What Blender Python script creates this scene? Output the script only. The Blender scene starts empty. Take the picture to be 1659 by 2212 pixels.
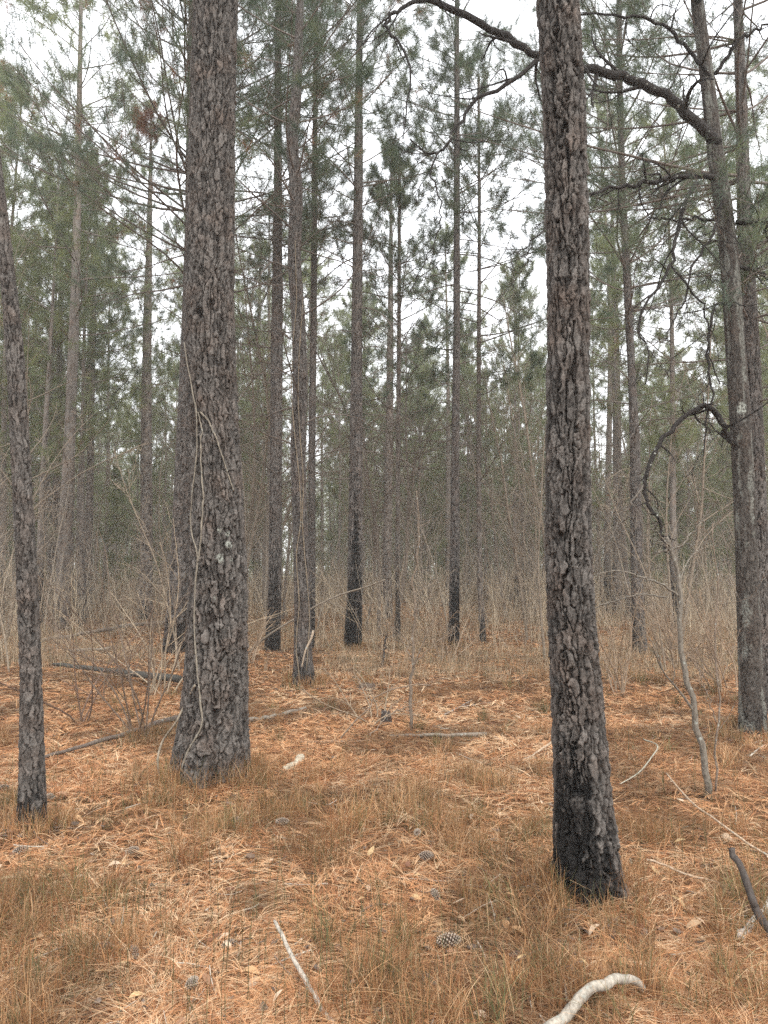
import bpy, math, random
import numpy as np

rng = np.random.default_rng(11)
random.seed(11)
SC = bpy.context.scene
COL = SC.collection

# ------------------------------------------------------------------ camera, sky, sun, exposure
CAM_H, PITCH, FPX = 1.6, math.radians(4.8), 1597.6        # FPX: focal length in units of a 1659 x 2212 frame
CX, CY = 829.5, 1106.0
cd = bpy.data.cameras.new('camera'); cam = bpy.data.objects.new('camera', cd); COL.objects.link(cam)
cam.location = (0, 0, CAM_H); cam.rotation_euler = (math.pi/2 + PITCH, 0, 0)
cd.sensor_fit = 'VERTICAL'; cd.sensor_height = 24.0; cd.lens = 24.0*FPX/2212.0
cd.clip_start = 0.05; cd.clip_end = 600
SC.camera = cam

SUN_EL, SUN_AZ = math.radians(52), math.radians(155)
w = bpy.data.worlds.new('World'); SC.world = w; w.use_nodes = True
nt = w.node_tree; nt.nodes.clear()
sky = nt.nodes.new('ShaderNodeTexSky'); sky.sky_type = 'NISHITA'; sky.sun_disc = False
sky.sun_elevation = SUN_EL; sky.sun_rotation = SUN_AZ; sky.dust_density = 4; sky.air_density = 1.5
hs = nt.nodes.new('ShaderNodeHueSaturation'); hs.inputs['Saturation'].default_value = 0.25
mx = nt.nodes.new('ShaderNodeMixRGB'); mx.inputs[0].default_value = 0.75
mx.inputs[2].default_value = (11.5, 11.8, 12.3, 1)         # the even cloud layer
bg = nt.nodes.new('ShaderNodeBackground'); bg.inputs['Strength'].default_value = 0.10
wo = nt.nodes.new('ShaderNodeOutputWorld')
nt.links.new(sky.outputs[0], hs.inputs['Color']); nt.links.new(hs.outputs[0], mx.inputs[1])
nt.links.new(mx.outputs[0], bg.inputs['Color']); nt.links.new(bg.outputs[0], wo.inputs['Surface'])

sl = bpy.data.lights.new('sun', 'SUN'); sl.energy = 1.4; sl.angle = math.radians(22); sl.color = (1, .96, .9)
so = bpy.data.objects.new('sun', sl); COL.objects.link(so)
so.rotation_euler = (math.pi/2 - SUN_EL, 0, math.pi - SUN_AZ); so.location = (0, 0, 40)

SC.view_settings.view_transform = 'Standard'; SC.view_settings.look = 'None'
SC.view_settings.exposure = 1.3; SC.view_settings.gamma = 1.0
SC.cycles.use_denoising = False; SC.cycles.max_bounces = 10; SC.cycles.diffuse_bounces = 7; SC.cycles.transmission_bounces = 7
SC.cycles.volume_bounces = 1; SC.cycles.transparent_max_bounces = 4
SC.render.resolution_x = 768; SC.render.resolution_y = 1024

# ------------------------------------------------------------------ numeric helpers
def nrm(a): return a/np.maximum(np.linalg.norm(a, axis=-1, keepdims=True), 1e-9)
def sst(a, b, x):
    t = np.clip((x-a)/(b-a), 0, 1); return t*t*(3-2*t)
def h32(*k):
    h = np.uint32(2166136261)
    for q in k:
        h = (h ^ (np.asarray(q).astype(np.int64) & 0xffffffff).astype(np.uint32))*np.uint32(16777619)
        h = h ^ (h >> np.uint32(15)); h = h*np.uint32(2246822519); h = h ^ (h >> np.uint32(13))
    return h.astype(np.float64)/4294967296.0
np.seterr(over='ignore')
def vnoise(x, y, z=0.0, seed=0):
    x = np.asarray(x, float); y = np.asarray(y, float); z = np.asarray(z, float)+x*0
    i, j, k = np.floor(x), np.floor(y), np.floor(z)
    fx, fy, fz = x-i, y-j, z-k
    fx = fx*fx*(3-2*fx); fy = fy*fy*(3-2*fy); fz = fz*fz*(3-2*fz)
    r = 0
    for a in (0, 1):
        for b in (0, 1):
            for c in (0, 1):
                wt = (fx if a else 1-fx)*(fy if b else 1-fy)*(fz if c else 1-fz)
                r = r + wt*h32(i+a, j+b, k+c, seed)
    return r*2-1
def gh(x, y):                                             # height of the forest floor
    return (0.035*vnoise(x*.55, y*.55, seed=3) + 0.018*vnoise(x*1.7, y*1.7, seed=4)
            + 0.10*vnoise(x*.08, y*.08, seed=5)*sst(8, 30, np.hypot(x, y)) + bump(x, y))
MOUNDS = []
def bump(x, y):
    r = 0*np.asarray(x, float)
    for mxx, myy, rad, hh in MOUNDS: r = r + hh*np.exp(-((x-mxx)**2+(y-myy)**2)/rad**2)
    return r
cp, sp = math.cos(PITCH), math.sin(PITCH)
def ray(u, v):
    x = (np.asarray(u, float)-CX)/FPX; z = (CY-np.asarray(v, float))/FPX
    return np.stack([x, cp-z*sp, sp+z*cp], -1)
def P(u, v, Y):                                           # point of the plane y = Y seen at (u, v)
    d = ray(u, v); t = np.asarray(Y, float)/d[..., 1]
    p = d*t[..., None]; p[..., 2] += CAM_H; return p
def G(u, v, up=0.0):                                      # point of the forest floor seen at (u, v)
    d = ray(u, v); g = 0.0
    for _ in range(4):
        t = (g+up-CAM_H)/d[..., 2]; p = d*t[..., None]; g = gh(p[..., 0], p[..., 1])
    p[..., 2] = g+up; return p
def proj(p):
    q = np.asarray(p, float)-np.array([0, 0, CAM_H]); dep = q[..., 1]*cp+q[..., 2]*sp
    return CX+FPX*q[..., 0]/dep, CY-FPX*(q[..., 2]*cp-q[..., 1]*sp)/dep, dep
for a in ((460, 1668, .50, .10), (1268, 1935, .32, .08), (70, 1785, .25, .05), (657, 1480, .4, .05), (762, 1402, .5, .06), (980, 1400, .5, .05), (1640, 1580, .5, .08)):
    q = ray(a[0], a[1]); q = q*(-CAM_H/q[2]); MOUNDS.append((q[0], q[1], a[2], a[3]))

# ------------------------------------------------------------------ mesh helpers
class Acc:
    def __init__(s): s.v = []; s.f = []; s.c = []; s.m = []; s.n = 0
    def add(s, v, f, col=(1, 1, 1, 1), m=0):
        v = np.asarray(v, np.float32).reshape(-1, 3); s.v.append(v)
        s.f.append(np.asarray(f, np.int64)+s.n); s.m.append(np.full(len(f), m, np.int32))
        c = np.asarray(col, np.float32)
        if c.ndim == 1: c = np.broadcast_to(c, (len(v), 4))
        if c.shape[1] == 3: c = np.concatenate([c, np.ones((len(c), 1), np.float32)], 1)
        s.c.append(c); s.n += len(v)
    def build(s, name, mats, parent=None, smooth=True, off=None):
        me = bpy.data.meshes.new(name)
        if s.n:
            v = np.concatenate(s.v)
            if off is not None: v = v-np.asarray(off, np.float32)
            me.vertices.add(len(v)); me.vertices.foreach_set('co', v.ravel())
            lv = np.concatenate([f.ravel() for f in s.f]); tot = np.concatenate([np.full(len(f), f.shape[1]) for f in s.f])
            st = np.concatenate([[0], np.cumsum(tot)[:-1]])
            me.loops.add(len(lv)); me.loops.foreach_set('vertex_index', lv.astype(np.int32))
            me.polygons.add(len(tot)); me.polygons.foreach_set('loop_start', st.astype(np.int32))
            me.polygons.foreach_set('material_index', np.concatenate(s.m))
            me.polygons.foreach_set('use_smooth', np.full(len(tot), smooth))
            at = me.attributes.new('tint', 'FLOAT_COLOR', 'POINT')
            at.data.foreach_set('color', np.concatenate(s.c).astype(np.float32).ravel())
            me.update(calc_edges=True)
        for m in (mats if isinstance(mats, (list, tuple)) else [mats]): me.materials.append(m)
        o = bpy.data.objects.new(name, me); COL.objects.link(o)
        if parent is not None: o.parent = parent
        return o
def tag(o, label=None, cat=None, group=None, kind=None):
    if label: o['label'] = label
    if cat: o['category'] = cat
    if group: o['group'] = group
    if kind: o['kind'] = kind
    return o
def thing(name, label, cat, loc, group=None):
    o = bpy.data.objects.new(name, None); COL.objects.link(o); o.location = tuple(float(a) for a in loc); o.empty_display_size = .1
    return tag(o, label, cat, group)
def dup(root, loc, rotz, scale, label=None, group=None):
    r = root.copy(); COL.objects.link(r); r.location = loc; r.rotation_euler = (0, 0, rotz); r.scale = scale
    if label: r['label'] = label
    if group: r['group'] = group
    for ch in list(root.children):
        c = ch.copy(); COL.objects.link(c); c.parent = r
        for g in list(ch.children):
            d = g.copy(); COL.objects.link(d); d.parent = c
    return r
def tubes(acc, Pt, Rr, sides=4, col=(1, 1, 1, 1), m=0, cap=False):
    Pt = np.asarray(Pt, float); Rr = np.asarray(Rr, float); N, K, _ = Pt.shape
    if N == 0: return
    T = nrm(np.gradient(Pt, axis=1)); main = nrm(Pt[:, -1]-Pt[:, 0])
    ref = np.where(np.abs(main[:, 2:3]) > .8, np.array([[1., .1, 0]]), np.array([[.05, .03, 1.]]))
    A = nrm(np.cross(T, ref[:, None, :])); B = np.cross(T, A)
    th = np.arange(sides)*2*np.pi/sides
    V = Pt[:, :, None]+Rr[:, :, None, None]*(np.cos(th)[None, None, :, None]*A[:, :, None]+np.sin(th)[None, None, :, None]*B[:, :, None])
    idx = np.arange(N*K*sides).reshape(N, K, sides); nx = np.roll(idx, -1, 2)
    q = np.stack([idx[:, :-1], nx[:, :-1], nx[:, 1:], idx[:, 1:]], -1).reshape(-1, 4)
    c = np.asarray(col, float)
    if c.ndim == 2 and len(c) == N: c = np.repeat(c, K*sides, 0)
    elif c.ndim == 3: c = np.repeat(c.reshape(N*K, -1), sides, 0)
    n0 = acc.n
    acc.add(V, q, c, m)
    if cap and sides >= 3:
        ends = np.concatenate([idx[:, 0, ::-1], idx[:, -1, :]]).reshape(-1, sides)
        acc.f.append(ends+n0); acc.m.append(np.full(len(ends), m, np.int32))
def ribbons(acc, Pt, W, side, col, m=0):
    N, K, _ = Pt.shape
    V = np.stack([Pt-side[:, None]*W[:, :, None]*.5, Pt+side[:, None]*W[:, :, None]*.5], 2)
    idx = np.arange(N*K*2).reshape(N, K, 2)
    q = np.stack([idx[:, :-1, 0], idx[:, :-1, 1], idx[:, 1:, 1], idx[:, 1:, 0]], -1).reshape(-1, 4)
    acc.add(V, q, np.repeat(col, K*2, 0), m)
def grow(st, dr, L, K, up, wob, upv=None):
    N = len(st); step = (np.asarray(L)/(K-1))[:, None]; pts = [st]; d = nrm(dr); drift = rng.normal(0, 1, (N, 3))
    for k in range(1, K):
        drift = .6*drift+rng.normal(0, .8, (N, 3))
        d = nrm(d+wob*drift+np.array([0, 0, 1.])*(up if np.ndim(up) == 0 else np.asarray(up)[:, None])/K)
        pts.append(pts[-1]+d*step)
    return np.stack(pts, 1)
def spawn(Pt, Rr, per, t0, t1, ang, lf, K, up=.25, wob=.12, rfrac=.6, rmin=.0015, flat=.6):
    N, Kp, _ = Pt.shape; L = np.linalg.norm(np.diff(Pt, axis=1), axis=-1).sum(1)
    t = t0+(t1-t0)*(np.arange(per)[None]+rng.random((N, per)))/per
    x = t*(Kp-1); i = np.minimum(x.astype(int), Kp-2); f = (x-i)[..., None]; n = np.arange(N)[:, None]
    s = Pt[n, i]*(1-f)+Pt[n, i+1]*f; tg = nrm(Pt[n, i+1]-Pt[n, i]); r = Rr[n, i]*(1-f[..., 0])+Rr[n, i+1]*f[..., 0]
    sd = nrm(np.cross(tg, np.array([.01, .02, 1.])))*np.where((np.arange(per)+rng.integers(0, 2, (N, 1))) % 2 == 0, 1, -1)[..., None]
    sd = nrm(sd+rng.normal(0, flat, sd.shape)); a = (ang*(.7+.6*rng.random((N, per))))[..., None]
    d = np.cos(a)*tg+np.sin(a)*sd
    ln = L[:, None]*lf*(1.15-.75*t)*(.55+.9*rng.random((N, per)))
    C = grow(s.reshape(-1, 3), d.reshape(-1, 3), ln.ravel(), K, up, wob)
    rr = np.maximum(np.linspace(1, .3, K)[None]*(r.ravel()*rfrac)[:, None], rmin)
    return C, rr
def tufts(acc, tip, dr, n, L, wd, tint, m=0, back=.14):
    N = len(tip); b = tip[:, None]-dr[:, None]*(back*rng.random((N, n)))[..., None]
    d = nrm(dr[:, None]*(.25+.75*rng.random((N, n, 1)))+nrm(rng.normal(0, 1, (N, n, 3)))*.85)
    ln = (L*(.7+.5*rng.random((N, n))))[..., None]
    sag = np.array([0, 0, -.12])*ln
    pr = nrm(np.cross(d, nrm(rng.normal(0, 1, (N, n, 3)))))*wd*.5
    V = np.stack([b-pr, b+pr, b+d*ln+sag], 2)
    c = np.repeat(tint, n, 0)*(.85+.3*rng.random((N*n, 1)))
    acc.add(V, np.arange(N*n*3).reshape(-1, 3), np.repeat(np.concatenate([c, np.ones((N*n, 1))], 1), 3, 0), m)

# ------------------------------------------------------------------ materials
def new_mat(name):
    m = bpy.data.materials.new(name); m.use_nodes = True; t = m.node_tree; t.nodes.clear()
    return m, t, (lambda k: t.nodes.new(k)), t.links.new
def thin_mat(name, trans, rough=.6, spec=.3):                # needles, grass, leaves: tinted, letting some light through
    m, t, N, Lk = new_mat(name)
    a = N('ShaderNodeAttribute'); a.attribute_name = 'tint'
    p = N('ShaderNodeBsdfPrincipled'); p.inputs['Roughness'].default_value = rough; p.inputs['Specular IOR Level'].default_value = spec
    tr = N('ShaderNodeBsdfTranslucent'); mxs = N('ShaderNodeMixShader'); mxs.inputs[0].default_value = trans
    o = N('ShaderNodeOutputMaterial')
    Lk(a.outputs['Color'], p.inputs['Base Color']); Lk(a.outputs['Color'], tr.inputs['Color'])
    Lk(p.outputs[0], mxs.inputs[1]); Lk(tr.outputs[0], mxs.inputs[2]); Lk(mxs.outputs[0], o.inputs['Surface'])
    return m
def wood_mat(name, scale=(60, 60, 9), lich=0.0, bump=.35):    # twigs, limbs, sticks: tint times streaky grain, optional lichen flecks
    m, t, N, Lk = new_mat(name)
    a = N('ShaderNodeAttribute'); a.attribute_name = 'tint'
    tc = N('ShaderNodeTexCoord'); mp = N('ShaderNodeMapping'); mp.inputs['Scale'].default_value = scale
    no = N('ShaderNodeTexNoise'); no.inputs['Scale'].default_value = 1; no.inputs['Detail'].default_value = 4
    rp = N('ShaderNodeMapRange'); rp.inputs[1].default_value = .3; rp.inputs[2].default_value = .7; rp.inputs[3].default_value = .55; rp.inputs[4].default_value = 1.35
    mu = N('ShaderNodeMixRGB'); mu.blend_type = 'MULTIPLY'; mu.inputs[0].default_value = 1
    p = N('ShaderNodeBsdfPrincipled'); p.inputs['Roughness'].default_value = .85; p.inputs['Specular IOR Level'].default_value = .2
    o = N('ShaderNodeOutputMaterial')
    Lk(tc.outputs['Object'], mp.inputs[0]); Lk(mp.outputs[0], no.inputs['Vector']); Lk(no.outputs[0], rp.inputs[0])
    Lk(a.outputs['Color'], mu.inputs[1]); Lk(rp.outputs[0], mu.inputs[2]); last = mu.outputs[0]
    if lich > 0:
        n2 = N('ShaderNodeTexNoise'); n2.inputs['Scale'].default_value = 28; n2.inputs['Detail'].default_value = 5
        Lk(tc.outputs['Object'], n2.inputs['Vector'])
        r2 = N('ShaderNodeMapRange'); r2.inputs[1].default_value = .66-lich*.25; r2.inputs[2].default_value = .72-lich*.25; Lk(n2.outputs[0], r2.inputs[0])
        m2 = N('ShaderNodeMixRGB'); m2.inputs[2].default_value = (.27, .275, .24, 1); Lk(r2.outputs[0], m2.inputs[0]); Lk(last, m2.inputs[1]); last = m2.outputs[0]
    Lk(last, p.inputs['Base Color'])
    bp = N('ShaderNodeBump'); bp.inputs['Strength'].default_value = bump; bp.inputs['Distance'].default_value = .006
    Lk(no.outputs[0], bp.inputs['Height']); Lk(bp.outputs[0], p.inputs['Normal']); Lk(p.outputs[0], o.inputs['Surface'])
    return m
def bark_mat(name, pale, dark, inner_shade, cell=(26, 26, 9), bump=.5, fine=1.0):
    # tint.r plate shade, tint.g furrow: bark brown with dark crevice shade painted in, tint.b soot, alpha lichen
    m, t, N, Lk = new_mat(name)
    a = N('ShaderNodeAttribute'); a.attribute_name = 'tint'; sx = N('ShaderNodeSeparateColor'); Lk(a.outputs['Color'], sx.inputs[0])
    tc = N('ShaderNodeTexCoord'); mp = N('ShaderNodeMapping'); mp.inputs['Scale'].default_value = cell; Lk(tc.outputs['Object'], mp.inputs[0])
    vo = N('ShaderNodeTexVoronoi'); vo.inputs['Scale'].default_value = 1; Lk(mp.outputs[0], vo.inputs['Vector'])
    ve = N('ShaderNodeTexVoronoi'); ve.feature = 'DISTANCE_TO_EDGE'; ve.inputs['Scale'].default_value = 1; Lk(mp.outputs[0], ve.inputs['Vector'])
    no = N('ShaderNodeTexNoise'); no.inputs['Scale'].default_value = 5; no.inputs['Detail'].default_value = 6; no.inputs['Roughness'].default_value = .7; Lk(mp.outputs[0], no.inputs['Vector'])
    sv = N('ShaderNodeSeparateColor'); Lk(vo.outputs['Color'], sv.inputs[0])
    # plate shade = attribute mixed with cell colour and grain
    m1 = N('ShaderNodeMath'); m1.operation = 'MULTIPLY_ADD'; Lk(sv.outputs[0], m1.inputs[0]); m1.inputs[1].default_value = .45*fine; Lk(sx.outputs[0], m1.inputs[2])
    m2 = N('ShaderNodeMath'); m2.operation = 'MULTIPLY_ADD'; Lk(no.outputs[0], m2.inputs[0]); m2.inputs[1].default_value = 1.3; Lk(m1.outputs[0], m2.inputs[2])
    r1 = N('ShaderNodeMapRange'); r1.inputs[1].default_value = .78; r1.inputs[2].default_value = 1.78; Lk(m2.outputs[0], r1.inputs[0])
    c1 = N('ShaderNodeMixRGB'); c1.inputs[1].default_value = (*dark, 1); c1.inputs[2].default_value = (*pale, 1); Lk(r1.outputs[0], c1.inputs[0])
    nl_ = N('ShaderNodeTexNoise'); nl_.inputs['Scale'].default_value = 5.5; nl_.inputs['Detail'].default_value = 3; Lk(tc.outputs['Object'], nl_.inputs['Vector'])
    rl_ = N('ShaderNodeMapRange'); rl_.inputs[1].default_value = .45; rl_.inputs[2].default_value = .7; rl_.inputs[4].default_value = .55; Lk(nl_.outputs[0], rl_.inputs[0])
    cr_ = N('ShaderNodeMixRGB'); cr_.blend_type = 'MULTIPLY'; cr_.inputs[2].default_value = (.97, .74, .62, 1); Lk(rl_.outputs[0], cr_.inputs[0]); Lk(c1.outputs[0], cr_.inputs[1]); c1 = cr_
    c2 = N('ShaderNodeMixRGB'); c2.inputs[2].default_value = (*inner_shade, 1); Lk(sx.outputs[1], c2.inputs[0]); Lk(c1.outputs[0], c2.inputs[1])
    c3 = N('ShaderNodeMixRGB'); c3.inputs[2].default_value = (.007, .0068, .0068, 1); Lk(sx.outputs[2], c3.inputs[0]); Lk(c2.outputs[0], c3.inputs[1])
    n3 = N('ShaderNodeTexNoise'); n3.inputs['Scale'].default_value = 55; n3.inputs['Detail'].default_value = 3; Lk(tc.outputs['Object'], n3.inputs['Vector'])
    la = N('ShaderNodeMath'); la.operation = 'MULTIPLY'; r3 = N('ShaderNodeMapRange'); r3.inputs[1].default_value = .38; r3.inputs[2].default_value = .52
    Lk(n3.outputs[0], r3.inputs[0]); Lk(r3.outputs[0], la.inputs[0]); iv = N('ShaderNodeMath'); iv.operation = 'SUBTRACT'; iv.inputs[0].default_value = 1
    Lk(a.outputs['Alpha'], iv.inputs[1]); Lk(iv.outputs[0], la.inputs[1])
    c4 = N('ShaderNodeMixRGB'); c4.inputs[2].default_value = (.30, .31, .27, 1); Lk(la.outputs[0], c4.inputs[0]); Lk(c3.outputs[0], c4.inputs[1])
    p = N('ShaderNodeBsdfPrincipled'); p.inputs['Roughness'].default_value = .9; p.inputs['Specular IOR Level'].default_value = .18
    Lk(c4.outputs[0], p.inputs['Base Color'])
    hsum = N('ShaderNodeMath'); hsum.operation = 'MULTIPLY_ADD'; Lk(ve.outputs[0], hsum.inputs[0]); hsum.inputs[1].default_value = 1.4*fine; Lk(no.outputs[0], hsum.inputs[2])
    bp = N('ShaderNodeBump'); bp.inputs['Strength'].default_value = bump; bp.inputs['Distance'].default_value = .012
    Lk(hsum.outputs[0], bp.inputs['Height']); Lk(bp.outputs[0], p.inputs['Normal'])
    o = N('ShaderNodeOutputMaterial'); Lk(p.outputs[0], o.inputs['Surface'])
    return m
M_NEEDLE = thin_mat('pine_needles', .5, .55)
M_STRAW = thin_mat('pine_straw', .25, .7, .2)
M_GRASS = thin_mat('dry_grass', .3, .7, .2)
M_LEAF = thin_mat('dead_leaf', .2, .6, .25)
M_TWIG = wood_mat('twig_wood')
M_LIMB = wood_mat('limb_wood', (40, 40, 14), .03, .6)
M_STICK = wood_mat('stick_wood', (70, 70, 30), .14, .9)
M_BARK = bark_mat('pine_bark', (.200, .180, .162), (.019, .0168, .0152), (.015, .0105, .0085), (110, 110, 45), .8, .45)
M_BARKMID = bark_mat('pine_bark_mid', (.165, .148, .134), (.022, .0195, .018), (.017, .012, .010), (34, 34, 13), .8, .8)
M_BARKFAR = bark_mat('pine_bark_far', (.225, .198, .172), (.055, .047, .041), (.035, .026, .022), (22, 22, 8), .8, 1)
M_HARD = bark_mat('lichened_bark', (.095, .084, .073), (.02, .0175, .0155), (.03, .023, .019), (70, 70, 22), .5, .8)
m, t, N, Lk = new_mat('cone_scales')
M_CONE = wood_mat('cone_scales_wood', (300, 300, 300), 0, .2)

# ------------------------------------------------------------------ bark relief
def worley(X, Yc, ncol, seed, jit=.85):
    i0 = np.floor(X); j0 = np.floor(Yc)
    F1 = np.full(X.shape, 9.); F2 = F1.copy(); rid = F1*0; ax = F1*0; ay = F1*0; bx = F1*0; by = F1*0
    for dj in (-1, 0, 1):
        for di in (-1, 0, 1):
            i = i0+di; j = j0+dj; im = np.mod(i, ncol)
            px = i+.5+jit*(h32(im, j, seed)-.5)+.5*np.mod(j, 2)-.25; py = j+.5+jit*(h32(im, j, seed+1)-.5)
            dx = px-X; dy = py-Yc; d = np.sqrt(dx*dx+dy*dy); c1 = d < F1; c2 = (~c1) & (d < F2)
            F2 = np.where(c1, F1, np.where(c2, d, F2)); bx = np.where(c1, ax, np.where(c2, dx, bx)); by = np.where(c1, ay, np.where(c2, dy, by))
            rid = np.where(c1, h32(im, j, seed+2), rid); ax = np.where(c1, dx, ax); ay = np.where(c1, dy, ay); F1 = np.where(c1, d, F1)
    return F1, F2, rid, ay, np.abs(bx-ax)/(np.abs(bx-ax)+np.abs(by-ay)+1e-6)
def bark(s, z, circ, pw, ph, seed, lw=1.0):
    ncol = max(4, round(circ/pw)); cw = circ/ncol
    zz = z+.35*ph*vnoise(s/pw*.8, z/ph*1.1, seed=seed+20); th = s/circ*2*np.pi; k = circ/(2*np.pi)/pw
    wx, wy = np.cos(th)*k, np.sin(th)*k
    ss = s+.5*pw*vnoise(wx*1.1, wy*1.1, z/ph*.9, seed+21)+.22*pw*vnoise(wx*3, wy*3, z/ph*3, seed+22)
    zz = zz+.2*ph*vnoise(wx*3, wy*3, z/ph*2.5, seed+23)
    F1, F2, r1, dy, lat = worley(ss/cw, zz/ph, ncol, seed, .95)
    wid = (.07+.16*sst(.3, .65, lat))*(1+.7*vnoise(wx*.8, wy*.8, z/ph*.5, seed+24))+.03
    fur = 1-sst(.30, .85, (F2-F1)/wid)
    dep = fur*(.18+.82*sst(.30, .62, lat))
    # thin scales lifting off in layers
    q = 2.2+2.2*vnoise(wx*2.6+ay_(r1), wy*2.6, z/ph*2.0, seed+31)+.9*vnoise(wx*7, wy*7, z/ph*4.5, seed+32)
    fr = q-np.floor(q); terr = (np.floor(q)+sst(.72, 1.0, fr))/4.4
    fine = vnoise(wx*10, wy*10, z/ph*8, seed+30)
    G1, G2, r2, ey, l2 = worley(ss/cw*1.7+.31, zz/ph*1.5+.2, ncol*2 if False else int(round(ncol*1.7)), seed+7, .95)
    spl = (1-sst(.03, .12, G2-G1))*sst(-.25, .35, vnoise(wx*1.3, wy*1.3, z/ph*1.1, seed+34))*(.35+.65*l2)
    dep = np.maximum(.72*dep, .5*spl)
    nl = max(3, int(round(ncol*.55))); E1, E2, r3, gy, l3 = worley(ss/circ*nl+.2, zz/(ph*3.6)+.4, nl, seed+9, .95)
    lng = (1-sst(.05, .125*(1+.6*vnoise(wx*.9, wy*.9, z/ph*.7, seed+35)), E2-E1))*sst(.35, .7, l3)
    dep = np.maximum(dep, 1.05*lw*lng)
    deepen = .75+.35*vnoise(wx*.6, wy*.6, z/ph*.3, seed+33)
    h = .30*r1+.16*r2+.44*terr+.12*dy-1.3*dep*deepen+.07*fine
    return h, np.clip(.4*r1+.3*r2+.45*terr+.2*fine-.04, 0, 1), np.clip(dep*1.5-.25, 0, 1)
def ay_(r): return r*7.0

class Trunk:
    """centreline and radius against height, read off the photo and carried on up to the tree's full height"""
    def __init__(s, ctrl, H, baseY=None, rtop=.03):
        c = np.array(sorted(ctrl, key=lambda a: -a[1]), float)
        b = G(c[0, 0], c[0, 1]); s.Y = float(b[1]) if baseY is None else baseY
        pts = P(c[:, 0], c[:, 1], np.full(len(c), s.Y)); dep = proj(pts)[2]; r = c[:, 2]/2*dep/FPX
        s.base = np.array([pts[0, 0], s.Y, float(gh(pts[0, 0], s.Y))])
        z = pts[:, 2]-s.base[2]; x = pts[:, 0]-s.base[0]
        z[0] = 0.0
        k = (x[-1]-x[-2])/max(z[-1]-z[-2], .1); k = np.clip(k, -.05, .05)*.5
        ztop = max(H, z[-1]+1.5)
        s.z = np.concatenate([[-.15], z, [ztop]]); s.x = np.concatenate([[x[0]], x, [x[-1]+k*(ztop-z[-1])]])
        s.r = np.concatenate([[r[0]*1.05], r, [rtop]]); s.H = ztop
        s.ph = rng.random(3)*6.28
    def c(s, z):
        z = np.asarray(z, float)
        # smoothed interpolation
        f = lambda q: np.interp(q, s.z, s.x)
        dz = .25; x = (f(z-dz)+f(z)*2+f(z+dz))/4
        y = .03*np.sin(z*.5+s.ph[0])-.03*np.sin(s.ph[0])
        return np.stack([x, y, z], -1)
    def rad(s, z):
        f = lambda q: np.interp(q, s.z, s.r); z = np.asarray(z, float); dz = np.where(z < .8, .04, .12)
        return (f(np.maximum(z-dz, -.15))+2*f(z)+f(z+dz))/4
def char_mask(th, z, hgt, side, amt, seed, rel=0):
    # soot of a past ground fire, climbing in uneven tongues, higher on one flank
    e = hgt*(.55+.45*np.cos(th-side))*(1+.35*vnoise(np.cos(th)*2+5, np.sin(th)*2, z*.5, seed))
    n = vnoise(np.cos(th)*5, np.sin(th)*5, z*5, seed+1)*.25+vnoise(np.cos(th)*14, np.sin(th)*14, z*12, seed+2)*.2
    return amt*sst(0, 1, (e-z)/(hgt*.7)+.2+n+rel)*(e > .02)
def trunk_mesh(T, mat, parent, nth, fine_z, fine_to, pw, ph, amp, char=(0, 0, 0), lichen=(), knots=(), seed=1, haze_l=0, buttress=.12, lw=1.0, greyl=0):
    zz = np.concatenate([np.arange(-.12, fine_to, fine_z), np.linspace(fine_to, T.H, 24)])
    th = np.arange(nth)*2*np.pi/nth; Z, TH = np.meshgrid(zz, th, indexing='ij')
    r = T.rad(Z); circ = 2*np.pi*float(T.rad(1.3)); S = TH/(2*np.pi)*circ
    h, pr, fur_mask = bark(S, Z, circ, pw, ph, seed, lw)
    a = amp*np.minimum(1, r/float(T.rad(1.3)))
    butt = buttress*np.exp(-np.maximum(Z, 0)/.12)*(np.cos(TH*5+seed)+.6*np.cos(TH*3+2*seed))
    lump = .03*vnoise(np.cos(TH)*1.5, np.sin(TH)*1.5, Z*1.3, seed+50)
    ctr = T.c(Z); lic = np.zeros_like(Z)
    rr = r*(1+butt+lump)+a*(h-.25)
    kn = np.zeros_like(Z)
    for (ka, kz, ks, kd) in knots:
        da = (np.mod(TH-ka+np.pi, 2*np.pi)-np.pi)*r; q = np.sqrt((da/ks)**2+((Z-kz)/(ks*1.2))**2)
        ring = np.exp(-((q-1)/.35)**2); pit = np.exp(-(q/.75)**2); rr = rr+kd*.6*ring-kd*1.6*pit; kn = np.maximum(kn, pit)
    for (la, lz, ls) in lichen:
        da = (np.mod(TH-la+np.pi, 2*np.pi)-np.pi)*r
        q = np.sqrt((da/ls)**2+((Z-lz)/(ls*1.15))**2)+.3*vnoise(S*40, Z*40, seed=seed+60); lic = np.maximum(lic, 1-sst(.7, 1.05, q))
    if greyl: lic = np.maximum(lic, greyl*sst(.05, .45, vnoise(np.cos(TH)*2.5, np.sin(TH)*2.5, Z*2.5, seed+61)+.5*vnoise(S*25, Z*12, seed=seed+62)))
    V = ctr+np.stack([np.sin(TH)*rr, -np.cos(TH)*rr, 0*rr], -1)    # th = 0 faces the camera
    ch = char_mask(TH, Z, *char, seed+70, 1.3*(.42-pr)+.5*fur_mask) if char[0] > 0 else 0*Z
    col = np.stack([pr, np.clip(fur_mask+.0*kn, 0, 1), np.clip(ch, 0, 1), 1-lic], -1)
    n, k = Z.shape; idx = np.arange(n*k).reshape(n, k); nx = np.roll(idx, -1, 1)
    q = np.stack([idx[:-1], nx[:-1], nx[1:], idx[1:]], -1).reshape(-1, 4)
    A = Acc(); A.add(V, q, col.reshape(-1, 4)); A.f.append(idx[-1:, :]); A.m.append(np.zeros(1, np.int32))
    return A.build('trunk', mat, parent)
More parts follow.
